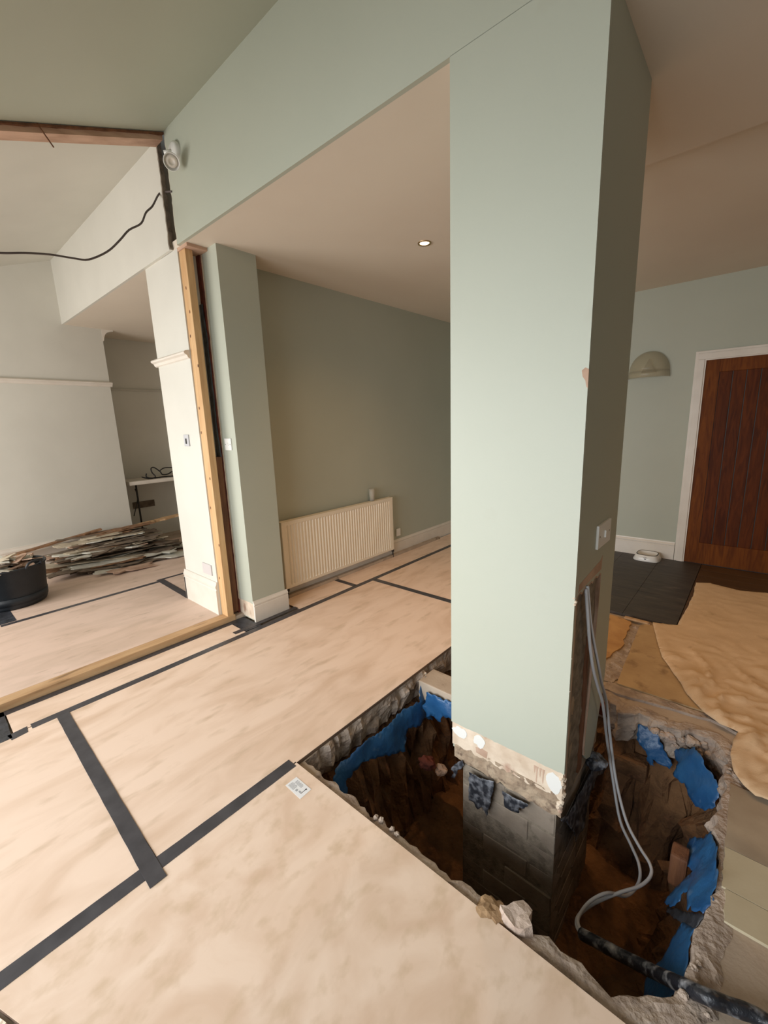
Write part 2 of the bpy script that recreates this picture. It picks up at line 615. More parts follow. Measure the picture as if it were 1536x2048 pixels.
def rock_mesh(name, m, size, seed, flat=0.75):
    bm = bmesh.new()
    bmesh.ops.create_icosphere(bm, subdivisions=3, radius=size)
    for v in bm.verts:
        d = 1 + 0.45 * noise.fractal(v.co * (1.3 / size) + Vector((seed, seed, seed)), 1, 2, 4)
        v.co = Vector((v.co.x * d, v.co.y * d * 0.85, v.co.z * d * flat))
    me = bpy.data.meshes.new(name)
    bm.to_mesh(me)
    bm.free()
    me.materials.append(M[m])
    return me


def rock(name, m, size, loc, seed, label, cat, group=None, flat=0.75, rz=0.0):
    me = rock_mesh(name, m, size, seed, flat)
    o = bpy.data.objects.new(name, me)
    COL.objects.link(o)
    o.location = loc
    o.rotation_euler = (0, 0, rz)
    o['label'] = label
    o['category'] = cat
    if group:
        o['group'] = group
    return o


# --- walls -----------------------------------------------------------------
def wall(name, mb, m, parent=None):
    return struct(mb, name, m, parent)


# header wall over both openings (near part), face at YH, rough cut left end
def jag(z0, z1, x, amp, seed, step=0.02):
    k = int(abs(z1 - z0) / step)
    return [(x + amp * fn((0, z0 + (z1 - z0) * i / k), 18, seed), z0 + (z1 - z0) * i / k) for i in range(k + 1)]


hd = MB()
left = jag(ZR + 0.05, ZC, -2.985, 0.012, 3)
hd.prism(left + [(XR, ZC), (XR, ZR + 0.05)], YH, YH + 0.02, 'y')
hd.box(-2.95, XR, YH + 0.02, YH + 0.16, ZC + 0.012, ZR + 0.1)
wall('wall_header', hd, 'sage')
# raw plaster edge along the torn header end
e = MB()
e.prism([(p[0] - 0.004, p[1]) for p in left] + [(p[0] + 0.004, p[1]) for p in left[::-1]], YH + 0.001, YH + 0.018, 'y')
e.build('trim_1', 'raw', None, kind='structure')
# header wall of far room
fh = MB()
lf = jag(ZR + 0.05, ZC, -3.095, 0.012, 8)
fh.prism([(XF, ZC), (XF, ZR + 0.05)] + lf, YH, YH + 0.02, 'y')
fh.box(XF, -3.12, YH + 0.02, YH + 0.16, ZC + 0.012, ZR + 0.1)
wall('wall_header_far', fh, 'white')
e = MB()
e.prism([(p[0] - 0.004, p[1]) for p in lf] + [(p[0] + 0.009, p[1] + .004) for p in lf[::-1]], YH - 0.004, YH + 0.022, 'y')
e.build('trim_2', 'mortar', None, kind='structure')
# exposed brick and timber in the cut between the two headers
cut = MB()
cut.box(-3.2, -2.90, YH + 0.15, YH + 0.2, ZC, ZR + 0.05)
wall('wall_cut', cut, 'cavity')
b = MB()
b.bbox(-3.088, -3.07, YH + 0.06, YH + 0.10, ZC + 0.42, ZR + 0.02, 0.004)
single(b, 'timber_offcut', 'oldtimber', 'thin upright timber packer deep in the vertical cut beside the spotlight', 'timber')
b = MB()
b.bbox(-3.03, -2.99, YH + 0.03, YH + 0.07, ZC + 0.02, ZC + 0.18, 0.004)
single(b, 'timber_offcut', 'oldtimber', 'small brown timber packer wedged at the foot of the vertical cut below the spotlight', 'timber')
b = MB()
b.prism([(-3.075, ZC + 0.17), (-3.04, ZC + 0.2), (-3.035, ZC + 0.5), (-3.06, ZR - 0.1), (-3.08, ZR - 0.12)], YH + 0.06, YH + 0.07, 'y')
single(b, 'felt_strip', 'dpc', 'black felt strip inside the vertical cut through the header wall', 'felt')

# sloping ceilings
c = MB()


def slope(x0, x1, y0, y1, t=0.03, dz=0.0):
    m = MB()
    m.prism([(y0, roof(y0) + dz), (y1, roof(y1) + dz), (y1, roof(y1) + t + dz), (y0, roof(y0) + t + dz)], x0, x1, 'x')
    return m


m = slope(-2.99, XR, YB, YH)
wall('ceiling_slope', m, 'sage')
m = slope(XF - 0.1, -3.0, YB, YH)
wall('ceiling_slope_far', m, 'white')
# cut rafter exposed along the opening in the party wall
m = MB()
y0, y1 = YB, YH - 0.004
m.prism([(y0, roof(y0) - 0.040), (y1, roof(y1) - 0.040), (y1, roof(y1) - 0.006), (y0, roof(y0) - 0.006)], -3.10, -3.0, 'x')
raf = single(m, 'ceiling_joist', 'rafter', 'sawn pinkish timber joist exposed along the cut ceiling edge', 'joist')
m = MB()
pp = [(y, roof(y) - 0.004) for y in [YB + (YH - YB) * i / 120 for i in range(121)]]
m.prism([(a, b_ - 0.010 - 0.004 * fn((a, 0), 20, 4)) for a, b_ in pp] + [(a, b_ + 0.0) for a, b_ in pp[::-1]], -3.0, -2.985, 'x')
m.build('trim_3', 'oldtimber', None, kind='structure')
m = MB()
p = X(78, 262, -3.0)
m.tube([p + Vector((0.0, -.03, .09)), p + Vector((0.01, 0, .02)), p + Vector((0.015, .05, -.06))], 0.004, 6)
single(m, 'splinter', 'oldtimber', 'thin wood splinter hanging from the cut ceiling joist', 'splinter')

# flat ceilings
c = MB()
c.box(-3.3, XR, YH + 0.02, YD + 0.1, ZC, ZC + 0.05)
c.box(-0.92, XR, YH + 0.02, 2.545, ZC - 0.045, ZC)
wall('ceiling', c, 'ceil')
c = MB()
c.box(-6.4, -3.1, YH + 0.02, 4.3, ZC, ZC + 0.05)
wall('ceiling_far', c, 'ceil')
# party wall beyond the opening
c = MB()
c.box(-3.13, -3.01, 1.62, YD, -0.1, ZC)
wall('wall_party', c, 'sage')
c = MB()
c.box(-3.58, -3.04, 1.462, 1.60, -0.1, ZC)
wall('wall_pier_far', c, 'white')
c = MB()
c.box(-3.17, -3.135, 1.60, 4.3, -0.1, ZC)
wall('wall_party_far', c, 'white')
c = MB()
c.box(-3.03, XR, YD, YD + 0.1, -0.1, ZC)
wall('wall_back', c, 'sage')
c = MB()
c.box(XR, XR + 0.1, YB, YD, -0.1, 3.4)
wall('wall_right', c, 'sage')
t = thing('added_fill_window', None, None, (XR - .03, 0.2, 0.7), kind='structure')  # invented window frame, out of view, dressing the added fill light
f = MB()
for z_ in (0.7, 1.95):
    f.box(XR - .05, XR, -0.6, 1.0, z_, z_ + .05)
for y_ in (-0.6, 0.18, 0.95):
    f.box(XR - .05, XR, y_, y_ + .05, 0.7, 2.0)
f.build('window_frame', 'gloss', t)
c = MB()   # chimney breast
c.box(XF - 0.5, XF, YB, 1.815, -0.1, ZC)
c.box(XF - 0.5, XF, YB, YH, ZC, ZR + .1)
wall('wall_chimney_breast', c, 'white')
c = MB()
c.box(-6.5, -6.35, 1.8, 4.3, -0.1, ZC)
wall('wall_alcove', c, 'white')
c = MB()
c.box(-6.5, -3.1, 4.3, 4.4, -0.1, ZC)
wall('wall_far_end', c, 'white')
# window wall behind the camera with two openings
c = MB()
c.box(XF - .1, -5.6, YB - .12, YB, 0, 2.3)
c.box(-5.6, -3.3, YB - .12, YB, 0, 0.5)
c.box(-5.6, -3.3, YB - .12, YB, 1.98, 2.3)
c.box(-3.3, -2.75, YB - .12, YB, 0, 2.3)
c.box(-2.75, 1.6, YB - .12, YB, 1.99, 2.3)
c.box(-2.75, 1.6, YB - .12, YB, -0.1, 0.08)
c.box(1.6, XR, YB - .12, YB, 0, 2.3)
wall('wall_window', c, 'white')
for nm, x0, x1, z0, z1, nn in (('window_1', -2.75, 1.6, 0.08, 1.99, 4), ('window_2', -5.6, -3.3, 0.5, 1.98, 3)):
    t = thing(nm, None, None, (x0, YB - .06, z0), kind='structure')
    f = MB()
    f.box(x0, x1, YB - .09, YB - .04, z0, z0 + .05)
    f.box(x0, x1, YB - .09, YB - .04, z1 - .05, z1)
    for i in range(nn + 1):
        xx = x0 + (x1 - x0 - .05) * i / nn
        f.box(xx, xx + .05, YB - .09, YB - .04, z0, z1)
    f.build('window_frame', 'gloss', t)

# pier between the opening and the radiator
px0, px1, py0, py1 = -3.01, -2.79, 1.60, 1.895
c = MB()
zz = 0.135
bot = [(-2.79 + (-0.205) * i / 12, 0.148 + 0.004 * fn((i, 0), 3.1, 2)) for i in range(13)]
c.prism(bot + [(-2.995, ZC), (-2.79, ZC)], py0, py0 + 0.014, 'y')
c.box(-3.01, px1, py0 + 0.014, py1, 0, ZC)
pier = wall('wall_pier', c, 'sage')
c = MB()
bot = [(-2.995 + 0.203 * i / 16, 0.012 + 0.012 * abs(fn((i, 0), 2.3, 7))) for i in range(17)]
c.prism(bot + [(-2.79, 0.152), (-2.995, 0.152)], py0 + 0.004, py0 + 0.0142, 'y')
c.build('bare_plaster', 'raw', pier)
c = MB()
c.prism([(-2.925, .045), (-2.908, .085), (-2.915, .115), (-2.93, .12), (-2.94, .09), (-2.935, .05)], py0 + 0.0025, py0 + 0.0045, 'y')
c.build('plaster_scar', 'pinkpl', pier)

# cavity beside the pier: brick, felt, brown timber
c = MB()
c.box(-3.14, -2.995, 1.585, 1.62, 0, ZC)
c.build('wall_cavity', 'redbrick', None, kind='structure')
m = MB()
m.prism([(-3.045 + 0.012 * fn((0, z), 9, 1), z) for z in [1.27 + 0.05 * i for i in range(22)]] +
        [(-2.990 + 0.02 * fn((0, z), 8, 4) - (0.02 if z > 2.2 else 0), z) for z in [2.32 - 0.05 * i for i in range(22)]], 1.572, 1.582, 'y')
single(m, 'damp_course_strip', 'dpc', 'black damp course strip hanging between new post and green pier', 'felt')
m = MB()
m.bbox(-3.06, -2.985, 1.535, 1.583, FZ, 1.27, 0.003)
single(m, 'timber_batten', 'oldtimber', 'short brown timber batten between yellow post and green pier', 'timber')
# ragged plaster edges beside the cut
m = MB()
ee = [(-2.994 + 0.006 * fn((0, z), 16, 6), z) for z in [0.15 + 0.025 * i for i in range(100)]]
m.prism(ee + [(-2.984, 2.64), (-2.984, 0.14)], 1.596, 1.6005, 'y')
m.build('trim_4', 'raw', None, kind='structure')

# new softwood post
m = MB()
m.bbox(-3.04, -2.95, 1.47, 1.52, FZ, ZC - 0.02, 0.003)
post = single(m, 'timber_post', 'timber', 'new yellow softwood post standing between white pier and green pier', 'post')
rk = random.Random(8)
for i, z in enumerate((0.35, 0.62, 0.9, 1.12, 1.45, 1.62, 1.9, 2.1, 2.25, 2.4)):
    k = MB()
    xx = -3.03 + 0.075 * rk.random()
    pts = [(xx + 0.007 * math.cos(a / 8 * 6.283), z + 0.011 * math.sin(a / 8 * 6.283)) for a in range(8)]
    k.prism(pts, 1.4693, 1.4705, 'y')
    k.build('knot', 'oldtimber', post)
m = MB()
m.bbox(-3.04, -2.90, 1.462, 1.60, ZC - 0.02, ZC, 0.002)
single(m, 'packer_board', 'rafter', 'thin board packed between post top and ceiling', 'board')
# sole plate
m = MB()
V_ = []
m.bbox(-3.03, -2.945, YB, 1.53, 0.0, FZ + 0.003, 0.004)
single(m, 'sole_plate', 'timberY', 'long softwood sole plate laid across the opening floor', 'timber')
# far floor
c = MB()
c.box(-6.5, -2.95, YB, 4.4, -0.08, FZ - 0.018)
c.box(-3.3, -2.945, 1.53, 4.4, -0.08, -0.021)
struct(c, 'floor_far', 'screed')


# --- skirtings ---------------------------------------------------------------
def skirt_profile(h, t=0.018):
    return [(0, 0), (t, 0), (t, h * 0.74), (t * 0.75, h * 0.77), (t * 0.8, h * 0.80), (t * 1.05, h * 0.82), (t * 1.05, h * 0.87), (t * 0.55, h * 0.95), (t * 0.45, h), (0, h)]


def skirt_x(x, sgn, y0, y1, h, z0=0):      # runs along y on wall face x
    m = MB()
    pr = [(x + sgn * a, z0 + b) for a, b in skirt_profile(h)]
    m.prism(pr, y0, y1, 'y')
    return m


def skirt_y(y, sgn, x0, x1, h, z0=0):
    m = MB()
    pr = [(y + sgn * a, z0 + b) for a, b in skirt_profile(h)]
    m.prism(pr, x0, x1, 'x')
    return m


skirt_x(-3.01, 1, py1, YD, 0.17).build('baseboard_party', 'gloss', None, kind='structure')
skirt_x(px1, 1, py0, py1 + 0.018, 0.17).build('baseboard_pier', 'gloss', None, kind='structure')
skirt_y(YD, -1, -3.0, -0.535, 0.185).build('baseboard_back', 'gloss', None, kind='structure')
skirt_y(YD, -1, 0.42, XR, 0.185).build('baseboard_back_right', 'gloss', None, kind='structure')
m = skirt_y(1.462, -1, -3.598, -3.042, 0.265, FZ)
m.box(-3.6, -3.58, 1.444, 1.60, FZ, FZ + .2)
m.build('baseboard_far_pier', 'gloss', None, kind='structure')
m = skirt_x(XF, 1, YB, 1.83, 0.265, FZ)
m.build('baseboard_chimney', 'gloss', None, kind='structure')


# --- picture rails, cornice ----------------------------------------------------
def rail_prof():
    return [(0, -0.028), (0.012, -0.022), (0.02, -0.005), (0.036, 0.004), (0.04, 0.014), (0.030, 0.024), (0.012, 0.028), (0, 0.028)]


m = MB()
m.prism([(XF + a, 2.035 + b) for a, b in rail_prof()], YB, 1.835, 'y')
m.build('trim_picture_rail', 'gloss', None, kind='structure')
m = MB()
m.prism([(1.462 - a, 1.985 + b) for a, b in rail_prof()], -3.615, -3.042, 'x')
m.build('trim_picture_rail_pier', 'gloss', None, kind='structure')
m = MB()
cv = [(0, 0), (0.12, 0), (0.12, -0.01), (0.09, -0.015), (0.055, -0.03), (0.03, -0.055), (0.018, -0.09), (0.012, -0.125), (0, -0.13)]
m.prism([(1.815 + a, ZC + b) for a, b in cv], XF - 0.45, XF + 0.002, 'x')
m.build('trim_cornice', 'gloss', None, kind='structure')
m = MB()
m.prism([(-6.35 + a, 2.02 + b * .5) for a, b in rail_prof()], 1.82, 4.3, 'y')
m.build('trim_alcove_rail', 'white', None, kind='structure')

# --- the column ------------------------------------------------------------------
CX0, CX1, CY0, CY1 = -0.912, -0.417, 1.44, 1.955
PT = 0.016
col = MB()
col.box(CX0 + 0.006, CX1 - PT, CY0 + PT, CY1, -0.05, ZC)
column = struct(col, 'wall_column', 'render')
# front plaster coat, broken bottom edge
f = MB()
bot = [(CX0 + (CX1 - CX0) * i / 40, 0.141 + 0.010 * i / 40 + 0.004 * fn((i, 0), 0.6, 2)) for i in range(41)]
f.prism(bot + [(CX1, ZC + 0.001), (CX0, ZC + 0.001)], CY0, CY0 + PT, 'y')
# left face
f.prism([(CY0 + PT, 0.0), (CY1, 0.0), (CY1, ZC), (CY0 + PT, ZC)], CX0, CX0 + 0.006, 'x')
f.build('painted_plaster', 'sage_col', column)
# right face plaster with the chase cut out of it
r = MB()
top = [(1.457 + 0.30 * i / 14, 0.856 + 0.011 * fn((i, 0), 0.9, 5) + (0.004 if i % 3 else -0.004)) for i in range(15)]
down = [(1.757, 0.84), (1.752, 0.72), (1.742, 0.6), (1.735, 0.5), (1.725, 0.4), (1.715, 0.3), (1.70, 0.2), (1.69, 0.1), (1.70, 0.06)]
down2 = [(1.74, 0.01), (1.80, -0.02), (1.84, 0.02), (1.88, 0.10), (1.92, 0.2), (CY1, 0.32)]
r.prism([(1.457, ZC)] + top + down + down2 + [(CY1, ZC)], CX1 - PT, CX1, 'x')
r.build('side_plaster', 'sage', column)
# rough plaster reveals of the chase
r = MB()
edge = top + down
for i in range(len(edge) - 1):
    a, b_ = edge[i], edge[i + 1]
    r.prism([(a[0] - .003, a[1] - .003), (b_[0] - .003, b_[1] - .003), (b_[0] + .002, b_[1] + .002), (a[0] + .002, a[1] + .002)], CX1 - PT - .004, CX1 + 0.0008, 'x')
r.build('chase_edge', 'pinkpl', column)
# bare patch above the chase
r = MB()
r.prism([(1.47, 0.868), (1.755, 0.874), (1.762, 0.93), (1.735, 0.915), (1.48, 0.895)], CX1, CX1 + 0.0008, 'x')
r.build('bare_patch', 'pinkpl', column)
# cement and timber showing in the chase
r = MB()
V, T = sheet([(1.458, -0.04), (1.69, -0.02), (1.69, 0.1), (1.735, 0.5), (1.75, 0.85), (1.458, 0.85)], 0.015)
r.add([(CX1 - PT + 0.003 + 0.006 * fn((p.x, p.y), 12, 3), p.x, p.y) for p in V], T)
r.build('rough_cement', 'mortar', column)
r = MB()
r.box(CX1 - PT, CX1 - PT + .010, 1.65, 1.69, 0.0, 0.62)
r.build('timber_strip', 'oldtimber', column)
r = MB()
r.box(CX1 - PT, CX1 - 0.001, 1.455, 1.472, 0.05, 0.85)
r.build('plaster_edge', 'pinkpl', column)
# cream band where the skirting was
f = MB()
bot = [(CX0 + 0.004 + (CX1 - CX0 - 0.008) * i / 50, 0.025 + 0.016 * fn((i, 0), 0.35, 5) + 0.012 * i / 50) for i in range(51)]
tp = [(CX0 + 0.004 + (CX1 - CX0 - 0.008) * i / 50, 0.1415 + 0.010 * i / 50) for i in range(50, -1, -1)]
f.prism(bot + tp, CY0 + 0.002, CY0 + PT, 'y')
f.build('skirting_scar', 'raw', column)
wf = MB()
for a, b_, wd, hh, sd in ((CX0 + .045, 0.105, 0.035, 0.025, 1), (CX0 + 0.14, 0.11, 0.028, 0.03, 2), (CX1 - 0.035, 0.09, 0.03, 0.04, 3)):
    pts = []
    for k in range(18):
        an = k / 18 * 6.283
        rr = 1 + 0.35 * fn((math.cos(an), math.sin(an)), 1.7, sd)
        pts.append((a + wd * rr * math.cos(an), b_ + hh * rr * math.sin(an)))
    wf.prism(pts, CY0 + 0.0005, CY0 + 0.003, 'y')
wf.build('filler_patch', 'plastic', column)
wf = MB()
for i, (xo, ze) in enumerate(((0.078, .062), (0.090, .085), (0.103, .05), (0.112, .09))):
    xx = CX1 - xo
    wf.prism([(xx - .004, 0.126), (xx + 0.006, 0.128), (xx + 0.002, 0.10), (xx + .002, ze + .01), (xx, ze), (xx - 0.003, ze + .012), (xx - 0.002, 0.10)], CY0 + 0.0013, CY0 + 0.0035, 'y')
wf.prism([(CX0 + 0.125, 0.045), (CX0 + 0.175, 0.04), (CX0 + 0.18, 0.075), (CX0 + 0.15, 0.078), (CX0 + 0.122, 0.07)], CY0 + 0.0013, CY0 + 0.0035, 'y')
wf.build('primer_drips', 'pinkpl', column)
# rough render under the cream band
V, T = sheet([(CX0 + 0.02, -0.035)] + [(CX0 + 0.02 + 0.47 * i / 30, -0.04 - 0.012 * i / 30 + 0.014 * fn((i, 0), 0.8, 2)) for i in range(1, 30)] + [(CX1 - 0.004, -0.05), (CX1 - 0.004, 0.05), (CX0 + 0.02, 0.05)], 0.012)
f = MB()
f.add([(p.x, CY0 + 0.008 + 0.006 * fn((p.x, p.y), 30, 3), p.y) for p in V], T)
f.build('crumbling_render', 'render', column, solid=0.01)
# broken corner
f = MB()
for i in range(16):
    bm = bmesh.new()
    bmesh.ops.create_icosphere(bm, subdivisions=1, radius=0.008 + 0.008 * rk.random())
    c0 = Vector((CX1 - 0.008 + rk.uniform(-.008, .004), CY0 + 0.012 + rk.uniform(-.006, .01), -0.02 + 0.165 * i / 16))
    for v in bm.verts:
        v.co = v.co * (1 + 0.3 * fn(v.co * 100, 1, i)) + c0
    f.bm(bm)
f.build('broken_corner', 'raw', column)
# chip high on the corner
f = MB()
f.prism([(CX1 - 0.020, 1.606), (CX1 - 0.010, 1.614), (CX1 + .0005, 1.608), (CX1 + .0005, 1.552), (CX1 - 0.004, 1.556), (CX1 - 0.008, 1.575), (CX1 - .017, 1.588)], CY0 - 0.0008, CY0 + 0.002, 'y')
f.build('corner_chip', 'pinkpl', column)
f = MB()
for i, p in enumerate(((-0.415, .845), (-0.421, .858), (-0.418, .835), (-0.417, .50), (-0.4175, 0.63))):
    bm = bmesh.new()
    bmesh.ops.create_icosphere(bm, subdivisions=1, radius=0.006 if i < 3 else 0.003)
    for v in bm.verts:
        v.co += Vector((p[0], CY0 + .004, p[1]))
    f.bm(bm)
f.build('plaster_crumbs', 'raw', column)

# brick base of the column
base = thing('brick_pier', 'grey dusty brick footing under the green column inside the pit', 'pier', (-0.65, 1.7, -0.84))
core = MB()
core.box(-0.854, -0.439, CY0 + 0.0065, CY1 - 0.006, -0.86, -0.05)
core.build('mortar_core', 'mortar', base)


def brick_me(name, L, W, H, seed, mt):
    bm = bmesh.new()
    bmesh.ops.create_cube(bm, size=1)
    for v in bm.verts:
        v.co = Vector((v.co.x * L, v.co.y * W, v.co.z * H))
    bmesh.ops.bevel(bm, geom=bm.edges[:], offset=0.004, segments=1, affect='EDGES')
    for v in bm.verts:
        v.co += Vector((fn(v.co * 9, 1, seed), fn(v.co * 9, 1, seed + 3), fn(v.co * 9, 1, seed + 7))) * 0.004
    me = bpy.data.meshes.new(name)
    bm.to_mesh(me)
    bm.free()
    me.materials.append(M[mt])
    return me


bms = [brick_me('brick', 0.205, 0.1, 0.092, s_, 'greybrick') for s_ in range(4)]
hb = brick_me('brick', 0.1, 0.1, 0.092, 9, 'greybrick')
bms2 = [brick_me('brick', 0.1, 0.205, 0.092, s_ + 20, 'greybrick') for s_ in range(2)]
rk = random.Random(3)
for k in range(8):
    zc = -0.102 - 0.1 * k
    if k % 2 == 0:
        row = [(-0.752, 0), (-0.541, 0)]
    else:
        row = [(-0.804, 1), (-0.6465, 0), (-0.489, 1)]
    for xx, half in row:
        o = bpy.data.objects.new('brick', hb if half else bms[rk.randrange(4)])
        COL.objects.link(o)
        o.parent = base
        o.location = Vector((xx, CY0 + 0.055 + rk.uniform(-.003, .003), zc)) - base.location
    ys = [1.652, 1.862] if k % 2 == 0 else [1.60, 1.81]
    for yy in ys:
        o = bpy.data.objects.new('brick', bms2[rk.randrange(2)])
        COL.objects.link(o)
        o.parent = base
        o.location = Vector((-0.489, yy, zc)) - base.location
    for yy in ys:
        o = bpy.data.objects.new('brick', bms2[rk.randrange(2)])
        COL.objects.link(o)
        o.parent = base
        o.location = Vector((-0.806, yy, zc)) - base.location


def flat_sheet(pts3, normal, spacing=0.02, amp=0.006, th=0.0015, seed=0, tear=0.006, curl=0.0):
    """a torn sheet: outline in 3d (planar), triangulated, rumpled"""
    nrm = Vector(normal).normalized()
    o = pts3[0]
    u = nrm.cross(Vector((0, 0, 1)))
    if u.length < 0.1:
        u = Vector((1, 0, 0))
    u.normalize()
    v = nrm.cross(u)
    P2 = [((p - o).dot(u), (p - o).dot(v)) for p in pts3]
    V, T = sheet(P2, spacing, tear, seed, 40, border=spacing * 0.5)
    mb = MB()
    mb.add([o + u * p.x + v * p.y + nrm * (amp * fn((p.x, p.y), 9, seed, 3) + amp) for p in V], T, True)
    return mb


# torn damp course flaps on the footing
m = flat_sheet([Y(x, y, 1.425) for x, y in ((939, 1543), (990, 1561), (987, 1580), (983, 1600), (975, 1631), (966, 1612), (957, 1617), (948, 1603), (939, 1598))],
               (0, -1, 0), 0.01, 0.008, seed=2)
single(m, 'damp_course_flap', 'dpcdust', 'torn black damp course flap with white smears on front of brick footing', 'felt', solid=0.002)
m = flat_sheet([Y(x, y, 1.425) for x, y in ((1005, 1580), (1058, 1607), (1050, 1616), (1040, 1612), (1039, 1624), (1025, 1620), (1011, 1612))],
               (0, -1, 0), 0.01, 0.006, seed=3)
single(m, 'damp_course_flap', 'dpcdust', 'small grey-blue torn flap right of the larger black flap on the footing', 'felt', solid=0.002)
m = flat_sheet([X(x, y, -0.425) for x, y in ((1114, 1636), (1130, 1628), (1150, 1590), (1165, 1560), (1180, 1530), (1192, 1505), (1202, 1510), (1205, 1535), (1185, 1560), (1172, 1590), (1166, 1625), (1158, 1650), (1146, 1680), (1140, 1660), (1130, 1645))],
               (1, 0, 0), 0.012, 0.012, seed=4)
single(m, 'damp_course_flap', 'dpcdust', 'pointed black damp course flap hanging on the right side of the footing', 'felt', solid=0.002)
m = flat_sheet([Y(x, y, 1.44) for x, y in ((903, 1538), (915, 1524), (926, 1518), (930, 1530), (918, 1540), (910, 1556), (903, 1556), (908, 1543))],
               (0, -1, 0), 0.008, 0.006, seed=6)
single(m, 'damp_course_flap', 'dpcdust', 'twisted scrap of grey felt at left corner of the footing', 'felt', solid=0.002)
rock('mortar_lump', 'dpcdust', 0.045, X(1190, 1522, -0.40), 4, 'dark grey lump stuck at the back right corner of the footing', 'rubble')

# blue membrane ---------------------------------------------------------------
nrmL = Vector((1, 0, -0.0))
pL, nL = (-1.345, 1.5, -0.15), (1.0, 0.0, 0.22)
m = flat_sheet([PL(x, y, pL, nL) for x, y in ((850, 1352), (862, 1375), (868, 1392), (862, 1420), (862, 1440), (846, 1436), (836, 1450), (815, 1456), (810, 1475),
               (806, 1500), (780, 1508), (745, 1515), (715, 1528), (702, 1548), (690, 1560), (695, 1592), (682, 1600), (662, 1580), (664, 1550), (672, 1532), (700, 1508), (725, 1482),
               (760, 1460), (803, 1420), (835, 1402), (838, 1375))], nL, 0.02, 0.012, seed=3, tear=0.012)
single(m, 'membrane_sheet', 'blue', 'blue plastic membrane hanging below the plywood edge at left of the pit', 'membrane', solid=0.0015)
pB, nB = (-1.2, 1.80, -0.1), (0, -1, 0.1)
m = flat_sheet([PL(x, y, pB, nB) for x, y in ((856, 1382), (868, 1386), (900, 1401), (930, 1412), (930, 1450), (902, 1432), (890, 1430), (880, 1442), (868, 1432), (856, 1432), (850, 1410))],
               nB, 0.02, 0.015, seed=8, tear=0.012)
single(m, 'membrane_sheet', 'blue', 'blue plastic membrane under the short beam behind the column, left side', 'membrane', solid=0.0015)
pF, nF = (-0.2, 2.20, -0.2), (0, -1, 0.35)
m = flat_sheet([PL(x, y, pF, nF) for x, y in ((1276, 1448), (1300, 1452), (1318, 1468), (1330, 1500), (1345, 1528), (1340, 1536), (1322, 1528), (1305, 1516), (1310, 1532), (1300, 1530), (1292, 1500), (1275, 1478))],
               nF, 0.02, 0.012, seed=5, tear=0.012)
single(m, 'membrane_sheet', 'blue', 'narrow torn strip of blue membrane hanging from the far rim of the pit', 'membrane', solid=0.0015)
m = flat_sheet([PL(x, y, pF, nF) for x, y in ((1238, 1440), (1264, 1447), (1264, 1456), (1240, 1450))], nF, 0.01, 0.004, seed=9)
single(m, 'membrane_sheet', 'blue', 'tiny blue membrane scrap under the far rim nearest the column', 'membrane', solid=0.0015)
pG, nG = (-0.03, 2.0, -0.25), (-0.8, -0.6, 0.45)
m = flat_sheet([PL(x, y, pG, nG) for x, y in ((1346, 1494), (1372, 1500), (1395, 1500), (1414, 1520), (1425, 1545), (1440, 1562), (1446, 1580), (1440, 1600), (1430, 1622), (1405, 1620), (1385, 1600),
               (1375, 1575), (1355, 1552), (1362, 1530))], nG, 0.02, 0.016, seed=6, tear=0.014)
single(m, 'membrane_sheet', 'blue', 'large sagging piece of blue membrane in the far right corner of the pit', 'membrane', solid=0.0015)
pR, nR = (-0.0, 1.5, -0.14), (-1.0, 0, 0.42)
m = flat_sheet([PL(x, y, pR, nR) for x, y in ((1388, 1682), (1415, 1678), (1432, 1672), (1442, 1700), (1440, 1760), (1430, 1800), (1412, 1835), (1384, 1828), (1388, 1790), (1374, 1790), (1368, 1808), (1350, 1822), (1340, 1815), (1362, 1780), (1388, 1745),
               (1378, 1725))], nR, 0.02, 0.012, seed=7, tear=0.012)
single(m, 'membrane_sheet', 'blue', 'crumpled blue membrane on right side of the pit beside the cream band', 'membrane', solid=0.0015)
m = flat_sheet([PL(x, y, pR, nR) for x, y in ((1370, 1850), (1396, 1862), (1390, 1880), (1384, 1920), (1380, 1955), (1352, 1995), (1330, 2005), (1292, 1998), (1298, 1975), (1312, 1945), (1330, 1925))],
               nR, 0.02, 0.008, seed=10, tear=0.008)
single(m, 'membrane_sheet', 'blue', 'smooth blue membrane flap at the near right corner below the conduit', 'membrane', solid=0.0015)
m = flat_sheet([PL(x, y, pR, nR) for x, y in ((1338, 1818), (1415, 1838), (1396, 1862), (1365, 1850), (1340, 1830))], nR, 0.015, 0.012, seed=12)
single(m, 'felt_scrap', 'dpc', 'dark felt scrap between the two blue sheets on right of the pit', 'felt', solid=0.002)

# short beam and void behind the column
m = MB()
m.bbox(-1.375, -0.93, 1.81, 1.965, -0.15, -0.035, 0.006)
single(m, 'concrete_beam', 'screed', 'short pinkish concrete beam bridging the trench behind the column', 'beam')
rock('concrete_lump', 'raw', 0.022, Z(846, 1347, -0.05), 2, 'small cream stone at the corner under the plywood edge', 'rubble')

